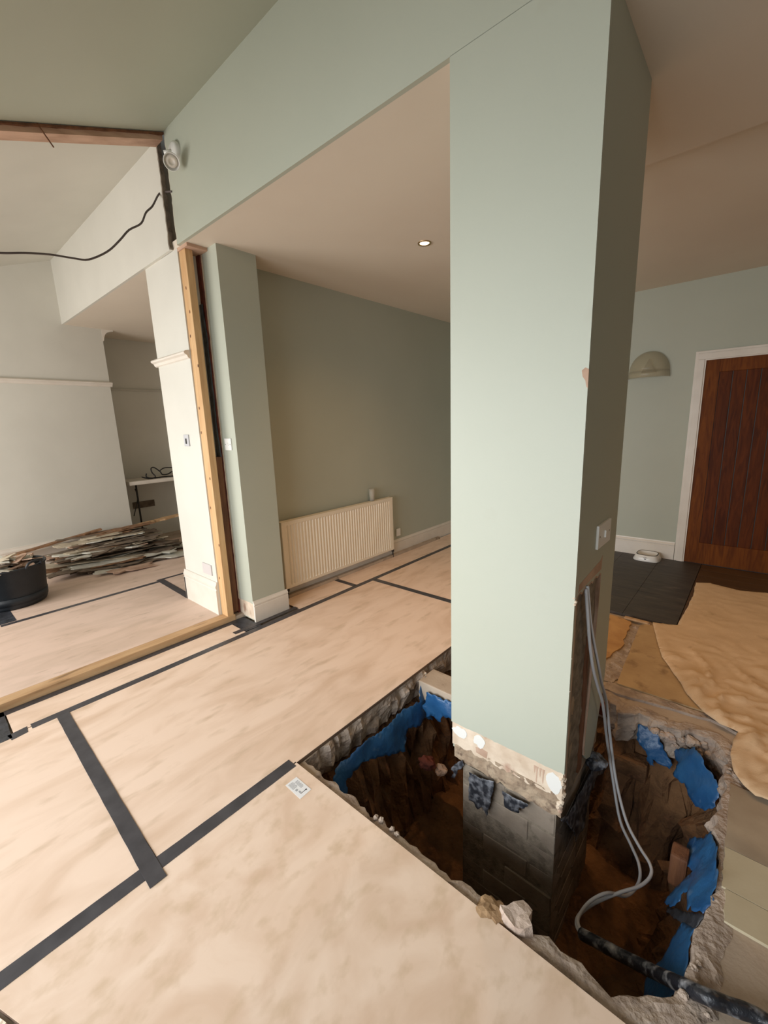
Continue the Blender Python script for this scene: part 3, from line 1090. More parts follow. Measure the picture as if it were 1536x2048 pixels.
# rubble around the hole
rock('mortar_lump', 'brownstone', 0.052, Z(985, 1832, -0.025), 6, 'rounded brown stone on the near rim of the pit', 'rubble', flat=0.7)
m = MB()
ol = [Z(x, y, 0.0).to_2d() for x, y in ((998, 1822), (1025, 1817), (1052, 1820), (1062, 1832), (1060, 1850), (1066, 1866), (1050, 1868), (1030, 1862), (1012, 1848), (1003, 1840))]
V, T = sheet([(p.x, p.y) for p in ol], 0.02, 0.004, 2)
m.add([(p.x, p.y, 0.0 + 0.010 * fn((p.x, p.y), 20, 1)) for p in V], T)
single(m, 'concrete_lump', 'lump', 'pale squarish broken concrete lump on near rim beside the brown stone', 'rubble', solid=0.05)
rk = random.Random(21)
far_st = [(1340, 1474, .028), (1362, 1478, .02), (1385, 1484, .032), (1398, 1502, .026), (1420, 1508, .034), (1428, 1530, .024), (1310, 1462, .018), (1325, 1470, .02), (1372, 1500, .018),
          (1350, 1492, .016), (1440, 1530, .018), (1410, 1488, .022)]
for i, (x, y, s_) in enumerate(far_st):
    p = PL(x, y, (-0.1, 2.235, -0.1), (0.3, -1, 0.35))
    rock('concrete_lump', 'concrete' if i % 3 else 'lump', s_, p, i * 3.1, 'broken grey concrete lump wedged under the far rim', 'rubble', 'lumps under the far rim of the pit', 0.8, rk.random() * 3)
m = MB()
m.bbox(-0.34, -0.2, 2.27, 2.36, -0.115, -0.07, 0.005)
single(m, 'brick_fragment', 'redbrick', 'dark red brick fragment set under the far rim above the blue strip', 'brick')
m = MB()
m.bbox(-0.50, -0.42, 2.27, 2.37, -0.125, -0.065, 0.005)
single(m, 'brick_fragment', 'redbrick', 'dark red brick fragment under the far rim closest to the column', 'brick')
for i in range(26):
    q = HOLE[(i * 37 + 11) % len(HOLE)]
    if q.x < -1.3 or (q.y > 1.9 and q.x < -0.4):
        continue
    s_ = rk.uniform(0.007, 0.016)
    off = rk.uniform(0.0, 0.05)
    cx, cy = (-0.65, 1.65)
    d = Vector((q.x - cx, q.y - cy)).normalized()
    if q.y < 1.1 and q.y + d.y * off < 0.955:
        continue
    rock('concrete_lump', 'concrete', s_ * 0.8, (q.x + d.x * off, q.y + d.y * off, PXZ + s_ * 0.6), i * 1.7, 'small loose concrete crumb lying on the rim of the pit', 'rubble', 'loose crumbs on the rim', 0.7, rk.random() * 3)
# earth lumps on the pit walls
for i, (p, s_, mt, lb) in enumerate((((-1.18, 1.62, -0.36), .045, 'redbrick', 'reddish stone in the dark earth left of the column'),
                                     ((-1.12, 1.66, -0.40), .035, 'pinkpl', 'pinkish stone beside the reddish one in the pit wall'),
                                     ((-1.02, 1.18, -0.62), .11, 'pinkpl', 'large smooth pale boulder at foot of the pit left of footing'))):
    rock('embedded_stone', mt, s_, p, i + 3, lb, 'stone')
m = MB()
m.bbox(-0.42, -0.24, 2.16, 2.26, -0.34, -0.24, 0.02)
single(m, 'buried_brick', 'earth', 'earthy block jutting from far pit wall behind the cables', 'brick')
m = MB()
m.bbox(-0.085, -0.03, 1.66, 1.73, -0.30, -0.16, 0.01)
single(m, 'buried_brick', 'oldtimber', 'upright brown brick between blue sheets on right side of the pit', 'brick')

# painted bands on the slab at right
for nm, a, b_, m_, lb in (('floor_band', 1.655, 1.99, 'stoneband', 'beige'), ('floor_band', 1.487, 1.652, 'creamband', ''), ('floor_band', 1.372, 1.484, 'creamband', '')):
    q = MB()
    pts = [(0.062 + 0.006 * fn((0, a + (b_ - a) * i / 12), 30, 3) + (0.01 if b_ < 1.5 else 0), a + (b_ - a) * i / 12) for i in range(13)]
    q.prism(pts + [(1.5, b_), (1.5, a)], PXZ - 0.004, PXZ + 0.010, 'z')
    q.build(nm, m_, floor)

V, T = sheet([(-1.409, -0.11), (-1.20, -0.034), (-1.0, 0.01), (-0.9, 0.01), (-0.9, -0.6), (-1.409, -0.6)], .014)
q = MB()
q.add([(p.x, p.y, PXZ + .006 + .022 * abs(fn((p.x, p.y), 16, 2)) + .008 * fn((p.x, p.y), 45, 5)) for p in V], T)
single(q, 'rubble_strip', 'raw', 'whitish crumbled concrete showing at the bottom left corner of the floor', 'rubble', kind='stuff')

# --- plywood sheets ------------------------------------------------------------
def ply(x0, x1, y0, y1, label, m='ply', zt=0.0, th=0.018, group=None, poly=None):
    poly = poly or [(x0, y0), (x1, y0), (x1, y1), (x0, y1)]
    t = thing('plywood_sheet', label, 'board', ((x0 + x1) / 2, (y0 + y1) / 2, zt - th), group)
    q = MB()
    q.prism(poly, zt - 0.002, zt, 'z')
    q.build('face_veneer', m, t)
    q = MB()
    q.prism(poly, zt - th, zt - 0.002, 'z')
    q.build('edge_plies', 'plyedge', t)
    return t


ply(-2.905, -2.675, 0.145, 1.468, 'narrow plywood strip between the timber sole plate and long black tape')
ply(-2.668, -1.412, YB + .02, 0.352, 'plywood sheet at the left edge, below the broad cross tape')
ply(-2.668, -1.402, 0.356, 2.832, 'long plywood sheet in the middle, between radiator side and the pit')
ply(-2.668, -1.402, 2.836, 5.0, 'plywood sheet farthest back, beyond the thin cross tape, beside radiator room')
ply(-1.408, 1.03, -0.045, 0.935, 'large near plywood sheet with white label along the near rim of the pit', 'ply2',
    poly=[(-1.408, -0.10), (-1.20, -0.024), (-1.0, 0.02), (1.03, 0.02), (1.03, 0.935), (-1.408, 0.935)])
ply(-2.98, -2.675, 1.965, 2.606, 'small plywood strip under the radiator, left of the short tape')
ply(-2.98, -2.675, 2.610, 5.0, 'narrow plywood strip along the green wall beyond the short tape')
ply(-4.238, -3.035, YB + .02, 4.2, 'far room plywood sheet behind the timber sole plate', 'ply3', FZ)
ply(-5.84, -4.242, YB + .02, 4.2, 'far room plywood sheet under the rubble pile', 'ply3', FZ)


# --- tape --------------------------------------------------------------------------
def tape(poly, label, z=0.0, m='tape', th=0.0012, name='tape_strip', amp=0.0012, seed=1):
    P = resample(poly, 0.03, True, amp, seed, 12)
    q = MB()
    q.prism([(p.x, p.y) for p in P], z, z + th, 'z')
    return single(q, name, m, label, 'tape')


def R4(x0, x1, y0, y1):
    return [(x0, y0), (x1, y0), (x1, y1), (x0, y1)]


tape(R4(-2.697, -2.647, 0.215, 4.95), 'long black tape running from the left past the green pier to the back')
tape([(-2.68, 0.12), (-2.62, 0.13), (-2.632, 0.195), (-2.69, 0.20)], 'short torn tape end by the dark patch at left edge', seed=4)
tape([(-2.652, 0.318), (-2.652, 0.372), (-1.345, 0.352), (-1.345, 0.298)], 'broad black tape crossing the plywood from long tape down to near tape', z=0.0014)
tape(R4(-1.441, -1.386, YB + .05, 0.922), 'black tape along the edge of the large near sheet')
tape(R4(-2.65, -1.41, 2.795, 2.852), 'thin cross tape on the back plywood left of the column')
tape(R4(-2.96, -2.69, 2.575, 2.625), 'short cross tape in front of the radiator')
tape(R4(-2.768, -2.727, 1.40, 1.965), 'short tape close along the skirting of the green pier', z=0.0014)
tape(R4(-2.944, -2.895, 0.10, 1.50), 'dark tape running along the foot of the timber sole plate', z=0.0, seed=6)
tape([(-2.944, 1.47), (-2.71, 1.475), (-2.70, 1.60), (-2.76, 1.598), (-2.944, 1.596)], 'square black felt patch in front of the bare corner of the green pier', z=0.0, m='dpc', name='felt_patch', th=0.0013)
tape([(-2.944, -1.0), (-2.70, -1.0), (-2.64, 0.08), (-2.64, 0.135), (-2.944, 0.14)], 'black felt patch at the left edge below the sole plate', z=0.0, m='dpc', name='felt_patch')
tape(R4(-4.262, -4.214, 0.30, 1.515), 'long thin tape on the far room floor in front of rubble', z=FZ)
tape(R4(-4.30, -4.262, 1.46, 2.3), 'thin tape on far room floor continuing behind the white pier', z=FZ)
tape([(-4.29, 1.46), (-3.60, 1.44), (-3.60, 1.50), (-4.29, 1.52)], 'short thick tape reaching the skirting of the white pier', z=FZ + 0.0014)
tape(R4(-5.2, -4.27, -1.0, 0.40), 'black sheet on far room floor under the tub', z=FZ, m='dpc', name='felt_patch')

# paper label on the near sheet
cs = [Z(x, y, 0.0) for x, y in ((571, 1571), (593, 1554), (622.5, 1579), (600.5, 1598.5))]
t = thing('paper_label', 'white printed label stuck to the corner of the near plywood sheet', 'label', cs[0] + Vector((0, 0, 0.0003)))
q = MB()
q.prism([(p.x, p.y) for p in cs], 0.0003, 0.0009, 'z')
q.build('paper', 'paper', t)
ux = (cs[3] - cs[0])
uy = (cs[1] - cs[0])


def lab(a0, a1, b0, b1):
    q = MB()
    pts = [cs[0] + ux * a + uy * b for a, b in ((a0, b0), (a1, b0), (a1, b1), (a0, b1))]
    q.prism([(p.x, p.y) for p in pts], 0.0009, 0.0012, 'z')
    return q


q = MB()
for i in range(7):
    a = 0.10 + 0.05 * i
    for g in (lab(a, a + 0.025, 0.12, 0.50 + 0.04 * (i % 3)),):
        q.add(g.v, g.f)
for i in range(8):
    a = 0.18 + 0.055 * i
    g = lab(a, a + 0.028, 0.60, 0.90 - 0.05 * (i % 2))
    q.add(g.v, g.f)
for a0, a1, b0, b1 in ((0.50, 0.60, 0.20, 0.38), (0.66, 0.78, 0.28, 0.42)):
    g = lab(a0, a1, b0, b1)
    q.add(g.v, g.f)
q.build('printed_lines', 'ink', t)
q = MB()
for a0, a1, b0, b1 in ((0.80, 0.825, 0.28, 0.72), (0.78, 0.845, 0.72, 0.84)):
    g = lab(a0, a1, b0, b1)
    q.add(g.v, g.f)
q.build('thermometer_mark', 'inkdark', t)

# --- radiator -----------------------------------------------------------------------
rt = thing('radiator', 'cream panel radiator low on the green wall beyond the pier', 'radiator', (-2.96, 2.73, 0.0))
ry0, ry1, rz0, rz1, rx = 2.01, 3.455, 0.098, 0.688, -2.925
q = MB()
prof = []
nf = 40
d0 = 0.045
w_ = (ry1 - ry0 - 2 * d0) / nf
pts = [(ry0, rx - .012), (ry0 + 0.004, rx - 0.002), (ry0 + d0 - .004, rx - 0.002)]
for i in range(nf):
    a = ry0 + d0 + w_ * i
    pts += [(a + w_ * 0.10, rx - 0.008), (a + w_ * 0.35, rx - 0.010), (a + w_ * 0.55, rx - 0.001), (a + w_ * 0.85, rx - 0.001), (a + w_ * 0.98, rx - .007)]
pts += [(ry1 - d0 + .004, rx - 0.002), (ry1 - 0.004, rx - 0.002), (ry1, rx - .012)]
vs, fs = [], []
zz0, zz1 = rz0 + 0.035, rz1 - 0.045
for (yy, xx) in pts:
    vs += [(rx - 0.002, yy, zz0 - 0.012), (xx, yy, zz0), (xx, yy, zz1), (rx - 0.002, yy, zz1 + 0.012)]
for i in range(len(pts) - 1):
    for k in range(3):
        fs.append((i * 4 + k, i * 4 + 4 + k, i * 4 + 5 + k, i * 4 + 1 + k))
q.add(vs, fs)
q.bbox(rx - 0.014, rx - 0.0015, ry0, ry1, rz0, zz0 - 0.011, 0.004)
q.bbox(rx - 0.014, rx - 0.0015, ry0, ry1, zz1 + 0.011, rz1 - 0.006, 0.004)
q.bbox(rx - 0.016, rx - 0.012, ry0, ry1, rz0, rz1 - 0.006, 0.001)
q.build('front_panel', 'rad', rt)
q = MB()
q.bbox(rx - 0.062, rx - 0.0, ry0, ry1, rz1 - 0.008, rz1, 0.002)
for i in range(44):
    yy = ry0 + 0.04 + i * (ry1 - ry0 - .08) / 43
q.build('top_grille', 'rad', rt)
q = MB()
q.bbox(rx - 0.066, rx - 0.004, ry0 - 0.001, ry0 + 0.004, rz0 + .01, rz1, 0.001)
q.build('side_panel', 'rad', rt)
q = MB()
q.bbox(rx - 0.066, rx - 0.004, ry1 - 0.004, ry1 + 0.001, rz0 + .01, rz1, 0.001)
q.build('side_panel', 'rad', rt)
q = MB()
q.box(rx - 0.062, rx - 0.05, ry0 + .02, ry1 - .02, rz0 + .02, rz1 - .02)
q.build('rear_panel', 'rad', rt)
for yy in (ry0 + .03, ry1 + .01):
    q = MB()
    q.tube([(rx - .03, yy, rz0 + .05), (rx - .03, yy, 0.0)], 0.0075, 10, res=1)
    q.lathe([(0, 0.0), (.016, 0.0), (.016, .02), (.011, .03), (.011, .05), (0, .05)], (rx - .03, yy, rz0 - .03), 14)
    q.build('valve_pipe', 'darkmetal', rt)
q = MB()
q.lathe([(0, 0), (.026, 0), (.030, .08), (.031, .125), (.028, .127), (.027, .06), (.024, .008), (0, .006)], (rx - 0.04, 3.17, rz1), 20)
single(q, 'glass_tumbler', 'glassy', 'clear tumbler standing on top of the radiator', 'glass')


# --- electrical plates -------------------------------------------------------------------
def plate(name, loc, axis, wd, hh, label, cat, m='plastic', rocker=True, group=None, blank=False, sx=1):
    """axis 'x+' faces +x, 'y-' faces -y"""
    t = thing(name, label, cat, loc)
    x, y, z = loc
    q = MB()
    d = 0.009
    if axis == 'x+':
        q.bbox(x, x + d, y - wd / 2, y + wd / 2, z - hh / 2, z + hh / 2, 0.002)
    else:
        q.bbox(x - wd / 2, x + wd / 2, y - d, y, z - hh / 2, z + hh / 2, 0.002)
    q.build('face_plate', m, t)
    if rocker:
        q = MB()
        if axis == 'x+':
            q.bbox(x + d - .001, x + d + .006, y - .007, y + .007, z - .014, z + .014, 0.002)
        else:
            q.bbox(x - .006, x + .006, y - d - .005, y - d + .001, z - .012, z + .012, 0.002)
        q.build('rocker', m, t)
        for s_ in (-1, 1):
            q = MB()
            if axis == 'x+':
                q.lathe([(0, .0006), (.0035, .0006), (.0035, 0)], (x + d, y + s_ * wd * .38, z), 10, m=Matrix.Rotation(math.pi / 2, 3, 'Y'))
            else:
                q.lathe([(0, .0006), (.0035, .0006), (.0035, 0)], (x + s_ * wd * .36, y - d, z), 10, m=Matrix.Rotation(math.pi / 2, 3, 'X'))
            q.build('screw', 'metal', t)
    return t


plate('light_switch', (CX1, 1.735, 1.025), 'x+', 0.17, 0.09, 'white wide switch plate on right side of the big column', 'switch')
plate('light_switch', (-2.892, py0, 1.36), 'y-', 0.088, 0.084, 'white light switch on front face of the green pier', 'switch')
plate('wall_socket', (-3.0, 3.62, 0.25), 'x+', 0.07, 0.085, 'small cream socket plate on green wall just right of radiator', 'socket', rocker=False)
plate('vent_plate', (-3.17, 1.462, 0.395), 'y-', 0.14, 0.085, 'pale grey blank plate low on white pier above skirting', 'plate', m='palegrey', rocker=False)
t = plate('broken_switch', (-3.245, 1.462, 1.395), 'y-', 0.078, 0.086, 'grey damaged switch box on white pier', 'switch', m='cable', rocker=False)
q = MB()
q.box(-3.255, -3.235, 1.4505, 1.453, 1.37, 1.41)
q.build('open_hole', 'blackcable', t)

# --- spotlight on the header wall -------------------------------------------------------
sp = X(0, 0, 0) if False else None
pb = Y(352, 306, YH)
t = thing('spotlight', 'white round spotlight high on green header wall beside the cut', 'light', (pb.x, YH, pb.z))
RYm = Matrix.Rotation(math.pi / 2, 3, 'X')
q = MB()
q.lathe([(0, .03), (.042, .028), (.055, .018), (.058, 0)], (pb.x, YH, pb.z), 32, m=RYm)
q.build('base', 'plastic', t)
q = MB()
q.tube([(pb.x, YH - .02, pb.z), (pb.x - .03, YH - .06, pb.z - .01)], 0.012, 10, res=1)
q.build('arm', 'plastic', t)
hc = Y(343, 322, YH - .07)
dirv = (Vector((0, 0, CAMH)) - hc)
dirv = (dirv.normalized() + Vector((0, 0, -0.15))).normalized()
rot = dirv.to_track_quat('Z', 'Y').to_matrix()
q = MB()
q.lathe([(0, -.05), (.02, -.048), (.034, -.035), (.042, -.01), (.045, .03), (.042, .032), (.039, .02), (.034, .012), (0, .010)], hc, 32, m=rot)
q.build('lamp_head', 'plastic', t)
q = MB()
q.lathe([(.032, .011), (.030, .024), (.016, .026), (.014, .022), (0, .022)], hc, 28, m=rot)
q.build('bulb_face', 'gloss', t)

# --- downlights: one seen, three added unseen for warm light -----------------------------------------------------------------------------
for i, (x, y, pw) in enumerate(((-1.845, 2.593, 42), (-0.98, 2.593, 24), (0.9, 2.7, 26), (0.75, 4.1, 20))):
    t = thing('downlight', ('lit round downlight in the cream ceiling left of the column', 'added lit downlight in ceiling, unseen behind the column',
                            'added lit downlight, out of view in ceiling above the dust sheet', 'added lit downlight, out of view in ceiling near the oak door')[i], 'light', (x, y, ZC - .004))
    q = MB()
    q.lathe([(.030, .002), (.034, -.004), (.045, -.004), (.047, .002)], (x, y, ZC - .001), 28)
    q.build('trim_ring', 'chrome', t)
    q = MB()
    q.lathe([(0, -.003), (.022, -.001), (.031, .001)], (x, y, ZC - .002), 24)
    q.build('bulb', 'bulb', t)
    spot('downlight_beam', (x, y, ZC - .012), pw, WARM, 135, 1.0, 0.03)

# --- loose cable at upper left -------------------------------------------------------------
cp = [(-60, 500), (0, 506), (50, 506), (100, 509), (150, 517), (178, 519), (215, 503), (240, 480), (258, 460), (282, 447), (292, 425), (305, 412), (318, 388), (330, 384), (343, 383)]
q = MB()
q.tube([X(x, y, -3.05 + 0.02 * math.sin(i)) if i < 12 else Y(x, y, YH - .004 + .02 * (i == 13)) for i, (x, y) in enumerate(cp)], 0.0055, 8)
single(q, 'loose_cable', 'darkcable', 'dark loose cable sagging from the header wall out at left', 'cable')

# --- oak door -----------------------------------------------------------------------------
t = thing('door_1', None, None, (0, YD, 0), kind='structure')
dx0, dx1, dz = -0.445, 0.345, 1.935
q = MB()
for x0_, x1_, s_ in ((dx0 - .085, dx0, 0), (dx1, dx1 + .085, 0)):
    q.bbox(x0_, x1_, YD - .022, YD, 0, dz + .001, .002)
    q.bbox(x0_ + .022, x1_ - .012, YD - .030, YD - .02, 0, dz + .010, .003)
q.bbox(dx0 - .085, dx1 + .085, YD - .0225, YD, dz, dz + .085, .002)
q.bbox(dx0 - .0635, dx1 + .0635, YD - .0305, YD - .02, dz + .010, dz + .065, .003)
q.build('architrave', 'gloss', t)
q = MB()
q.bbox(dx0, dx0 + .105, YD - .012, YD + .0, .005, dz, .002)
q.bbox(dx1 - .105, dx1, YD - .012, YD + .0, .005, dz, .002)
q.bbox(dx0 + .105, dx1 - .105, YD - .012, YD, dz - .11, dz, .002)
q.bbox(dx0 + .105, dx1 - .105, YD - .012, YD, .005, .215, .002)
q.build('stiles_and_rails', 'oak', t)
nb_ = 6
q = MB()
q.box(dx0, dx1, YD - .0025, YD, -.02, dz)
q.build('door_core', 'darkmetal', t)
wb = (dx1 - dx0 - .21) / nb_
for i in range(nb_):
    q = MB()
    a = dx0 + .105 + wb * i
    q.bbox(a + .003, a + wb - .003, YD - .0085, YD - .0025, .215, dz - .11, .003)
    q.build('plank', 'oak2', t)
q = MB()
q.tube([(dx1 - .06, YD - .012, 1.0), (dx1 - .06, YD - .06, 1.0), (dx1 - .16, YD - .06, 1.0)], .009, 10, res=1)
q.build('door_handle', 'metal', t)

# wall light beside the door
lx = -0.90
t = thing('wall_light', 'cream curved glass wall light on green wall left of the oak door', 'light', (lx, YD, 1.95))
cz = Y(1300, 748, YD - .1).z
q = MB()
NU, NV = 20, 10
vs, fs = [], []
for i in range(NV + 1):
    ph = math.pi / 2 * i / NV
    for k in range(NU + 1):
        th = math.pi * k / NU
        vs.append((lx + 0.20 * math.cos(th) * math.cos(ph) if False else lx + 0.172 * math.cos(th) * math.cos(ph * 0.98), YD - 0.135 * math.sin(th) * math.cos(ph * 0.98) - .004, cz + 0.03 + 0.19 * math.sin(ph)))
for i in range(NV):
    for k in range(NU):
        fs.append((i * (NU + 1) + k, i * (NU + 1) + k + 1, (i + 1) * (NU + 1) + k + 1, (i + 1) * (NU + 1) + k))
q.add(vs, fs, True)
q.build('glass_shade', 'shade', t, solid=0.004)
q = MB()
vs, fs = [], []
for k in range(NU + 1):
    th = math.pi * k / NU
    vs += [(lx + 0.174 * math.cos(th), YD - 0.137 * math.sin(th) - .004, cz + .03), (lx + 0.178 * math.cos(th), YD - 0.141 * math.sin(th) - .004, cz - .03)]
for k in range(NU):
    fs.append((k * 2, k * 2 + 2, k * 2 + 3, k * 2 + 1))
q.add(vs, fs, True)
q.build('shade_rim', 'shade', t, solid=0.006)
q = MB()
q.prism([(lx - .06, cz + .02), (lx + .06, cz + .02), (lx, cz + .15)], YD - .05, YD - .001, 'y')
q.build('bracket', 'darkmetal', t)

# --- pet bowl ---------------------------------------------------------------------------------
bc = Z(1294, 1118, 0.0)
t = thing('pet_bowl', 'white pet bowl with a small black paw mark on the dark tiles', 'bowl', (bc.x, bc.y, 0.004))


def sqring(r, z, seg=40, e=3.6):
    out = []
    for k in range(seg):
        a = 2 * math.pi * k / seg
        c_, s_ = math.cos(a), math.sin(a)
        rr = r / (abs(c_) ** e + abs(s_) ** e) ** (1 / e)
        out.append(Vector((bc.x, bc.y, 0)) + Vector((rr * c_, rr * s_, z)))
    return out


prof = [(.118, .004), (.12, .01), (.096, .062), (.092, .066), (.086, .064), (.078, .03), (.05, .018), (.01, .016)]
vs = [v for r_, z_ in prof for v in sqring(r_, z_)]
fs = [(i * 40 + k, i * 40 + (k + 1) % 40, (i + 1) * 40 + (k + 1) % 40, (i + 1) * 40 + k) for i in range(len(prof) - 1) for k in range(40)]
fs.append(tuple(range((len(prof) - 1) * 40, len(prof) * 40)))
q = MB()
q.add(vs, fs, True)
q.build('bowl_body', 'plastic', t)
q = MB()
for dx, dz_, rr in ((0, .026, .010), (-.014, .038, .0045), (-.005, .044, .0045), (.005, .044, .0045), (.014, .038, .0045)):
    yy = bc.y - .118 + .021 * (dz_ - .01) / .052 * 1.15 - .001
    q.prism([(bc.x + dx + rr * math.cos(a * .785), dz_ + rr * .8 * math.sin(a * .785)) for a in range(8)], yy - .0015, yy + .004, 'y')
q.build('paw_mark', 'blackcable', t)
q = MB()
prr = [v for r_, z_ in ((.0955, .0625), (.092, .0672), (.087, .0655)) for v in sqring(r_, z_)]
q.add(prr, [(i * 40 + k, i * 40 + (k + 1) % 40, (i + 1) * 40 + (k + 1) % 40, (i + 1) * 40 + k) for i in range(2) for k in range(40)], True)
q.build('dark_rim', 'darkmetal', t)

# --- kitchen floor finishes (right, behind the column) -------------------------------------------
q = MB()
for i in range(3):
    for j in range(3):
        pass
tiles = MB()
ft = thing('slate_floor', 'dark slate floor area in front of the green wall by the oak door', 'flooring', (-0.7, 4.2, PXZ))
xs = [-1.33, -0.985, -0.64, -0.300]
ys = [3.40, 3.95, 4.50, 5.04]
for i in range(3):
    for j in range(3):
        q = MB()
        q.bbox(xs[i] + .0008, xs[i + 1] - .0008, ys[j] + .0008, ys[j + 1] - .0008, PXZ, 0.003, .0012)
        q.build('tile', 'slate', ft)
bf = thing('wooden_floor', 'brown wooden floorboards in front of the oak door', 'flooring', (1.0, 4.2, PXZ))
for i in range(9):
    q = MB()
    q.bbox(-0.297, XR - .02, 3.42 + .18 * i + .0008, 3.42 + .18 * (i + 1) - .0008, PXZ, 0.0, .001)
    q.build('floorboard', 'brownfloor', bf)


def floor_poly(pxs, z0, z1, name, m, label, cat, amp=.004):
    pts = [Z(x, y, z1).to_2d() for x, y in pxs]
    P = resample([(p.x, p.y) for p in pts], .03, True, amp, 3, 25)
    q = MB()
    q.prism([(p.x, p.y) for p in P], z0, z1, 'z')
    return single(q, name, m, label, cat)


fa = MB()
P = resample([(-0.455, 2.43), (-0.07, 2.44), (0.3, 2.43), (1.5, 2.43), (1.5, 3.40), (-0.38, 3.40), (-0.50, 3.28)], .04, True, .003, 2)
fa.prism([(p.x, p.y) for p in P], PXZ, 0.0, 'z')
single(fa, 'floor_sheet', 'tan', 'tan floor sheet between the dust sheet and the far rim of the pit', 'flooring')
fa = MB()
P = resample([(-1.3, 2.55), (-0.60, 2.50), (-0.53, 2.9), (-0.56, 3.3), (-0.66, 3.34), (-1.3, 3.34)], .03, True, .012, 5)
fa.prism([(p.x, p.y) for p in P], PXZ, -0.004, 'z')
single(fa, 'floor_sheet', 'orange', 'orange brown broken floor sheet just right of the column', 'flooring')
fa = MB()
P = resample([(-0.61, 2.44), (-0.47, 2.44), (-0.42, 2.8), (-0.45, 3.28), (-0.60, 3.30), (-0.57, 2.9)], .02, True, .016, 8)
V, T = sheet([(p.x, p.y) for p in P], .02)
fa.add([(p.x, p.y, PXZ + .004 + .012 * max(0, fn((p.x, p.y), 24, 2))) for p in V], T)
single(fa, 'rubble_strip', 'concrete', 'line of crumbled mortar between the orange and tan floor sheets', 'rubble', kind='stuff')
q = MB()
q.bbox(0, .17, 0, .03, 0, .012, .002)
q.xf(Matrix.Translation(Z(1248, 1237, 0.0)) @ Matrix.Rotation(-.05, 4, 'Z'))
single(q, 'wood_offcut', 'timberY', 'short pale wood offcut lying at edge of the dark slate', 'timber')

# grey cement strip on far rim
q = MB()
P = [(-0.50, 2.425), (0.05, 2.435), (0.08, 2.36), (-0.03, 2.40), (-0.1, 2.385), (-0.2, 2.375), (-0.3, 2.36), (-0.42, 2.34), (-0.50, 2.345)]
P = resample(P, .02, True, .006, 8)
q.prism([(p.x, p.y) for p in P], PXZ, -0.006, 'z')
q.build('cement_strip', 'concrete', floor)

# --- dust sheet ---------------------------------------------------------------------------------
cpx = [(1386, 1192), (1392, 1164), (1420, 1165), (1450, 1173), (1480, 1180), (1536, 1185)]
pts = [Z(x, y, .012).to_2d() for x, y in cpx]
cl = [(p.x, p.y) for p in pts] + [(0.6, 4.5), (1.2, 4.4), (1.3, 3.5), (1.25, 2.4), (0.75, 1.9), (0.45, 1.80)]
lo = [(1536, 1600), (1510, 1590), (1488, 1568), (1468, 1540), (1462, 1510), (1468, 1480), (1478, 1462), (1466, 1456), (1440, 1446), (1410, 1425), (1375, 1388), (1345, 1342), (1325, 1312), (1313, 1275), (1305, 1243), (1330, 1247), (1355, 1249), (1370, 1222)]
pts = [Z(x, y, .012).to_2d() for x, y in lo]
cl += [(p.x, p.y) for p in pts]
V, T = sheet(cl, .022, .006, 5, 8, border=.015)
pinch = Z(1476, 1462, .01).to_2d()
q = MB()
vs = []
CB = [Vector(p) for p in cl]


def dist_edge(p):
    d = 9
    for i in range(len(CB)):
        a, b_ = CB[i], CB[(i + 1) % len(CB)]
        ab = b_ - a
        t_ = max(0, min(1, (p - a).dot(ab) / max(ab.length_squared, 1e-9)))
        d = min(d, (p - a - ab * t_).length)
    return d


for p in V:
    wv = Vector((p.x * 1.0 + p.y * .45, p.y * 1.0 - p.x * .2))
    wx = noise.fractal(Vector((p.x * 2.2, p.y * 2.2, 3)), 1, 2, 2)
    wy = noise.fractal(Vector((p.x * 2.2, p.y * 2.2, 9)), 1, 2, 2)
    amt = max(0.12, min(1, (3.35 - p.y) / .7))
    rg = 1 - abs(noise.noise(Vector((p.x * 5.5 + wx * 2.0, p.y * 2.4 + wy * 2.0, 1.0)))) * 3.2
    rg2 = 1 - abs(noise.noise(Vector((p.x * 3.2 + wx * 2.5, p.y * 7.5 + wy * 2.5, 5.0)))) * 3.4
    d = (p - pinch).length
    rad = math.sin(math.atan2(p.y - pinch.y, p.x - pinch.x) * 11 + wx * 3) * .012 * math.exp(-d * 3.2)
    h = .010 + amt * (.024 * max(0, rg) ** 2 + .018 * max(0, rg2) ** 2 + abs(rad)) + .004 * noise.noise(Vector((p.x * 3, p.y * 3, 7)))
    e_ = min(1, dist_edge(p) / .05)
    h = .007 + (h - .007) * e_ + .007 * (1 - abs(2 * e_ - 1)) * amt
    if p.y < 2.4 and p.x < 1.2:
        pass
    vs.append((p.x, p.y, h))
q.add(vs, T, True)
single(q, 'dust_sheet', 'cloth', 'crumpled tan cotton dust sheet spread over the floor at right', 'cloth', solid=0.002)

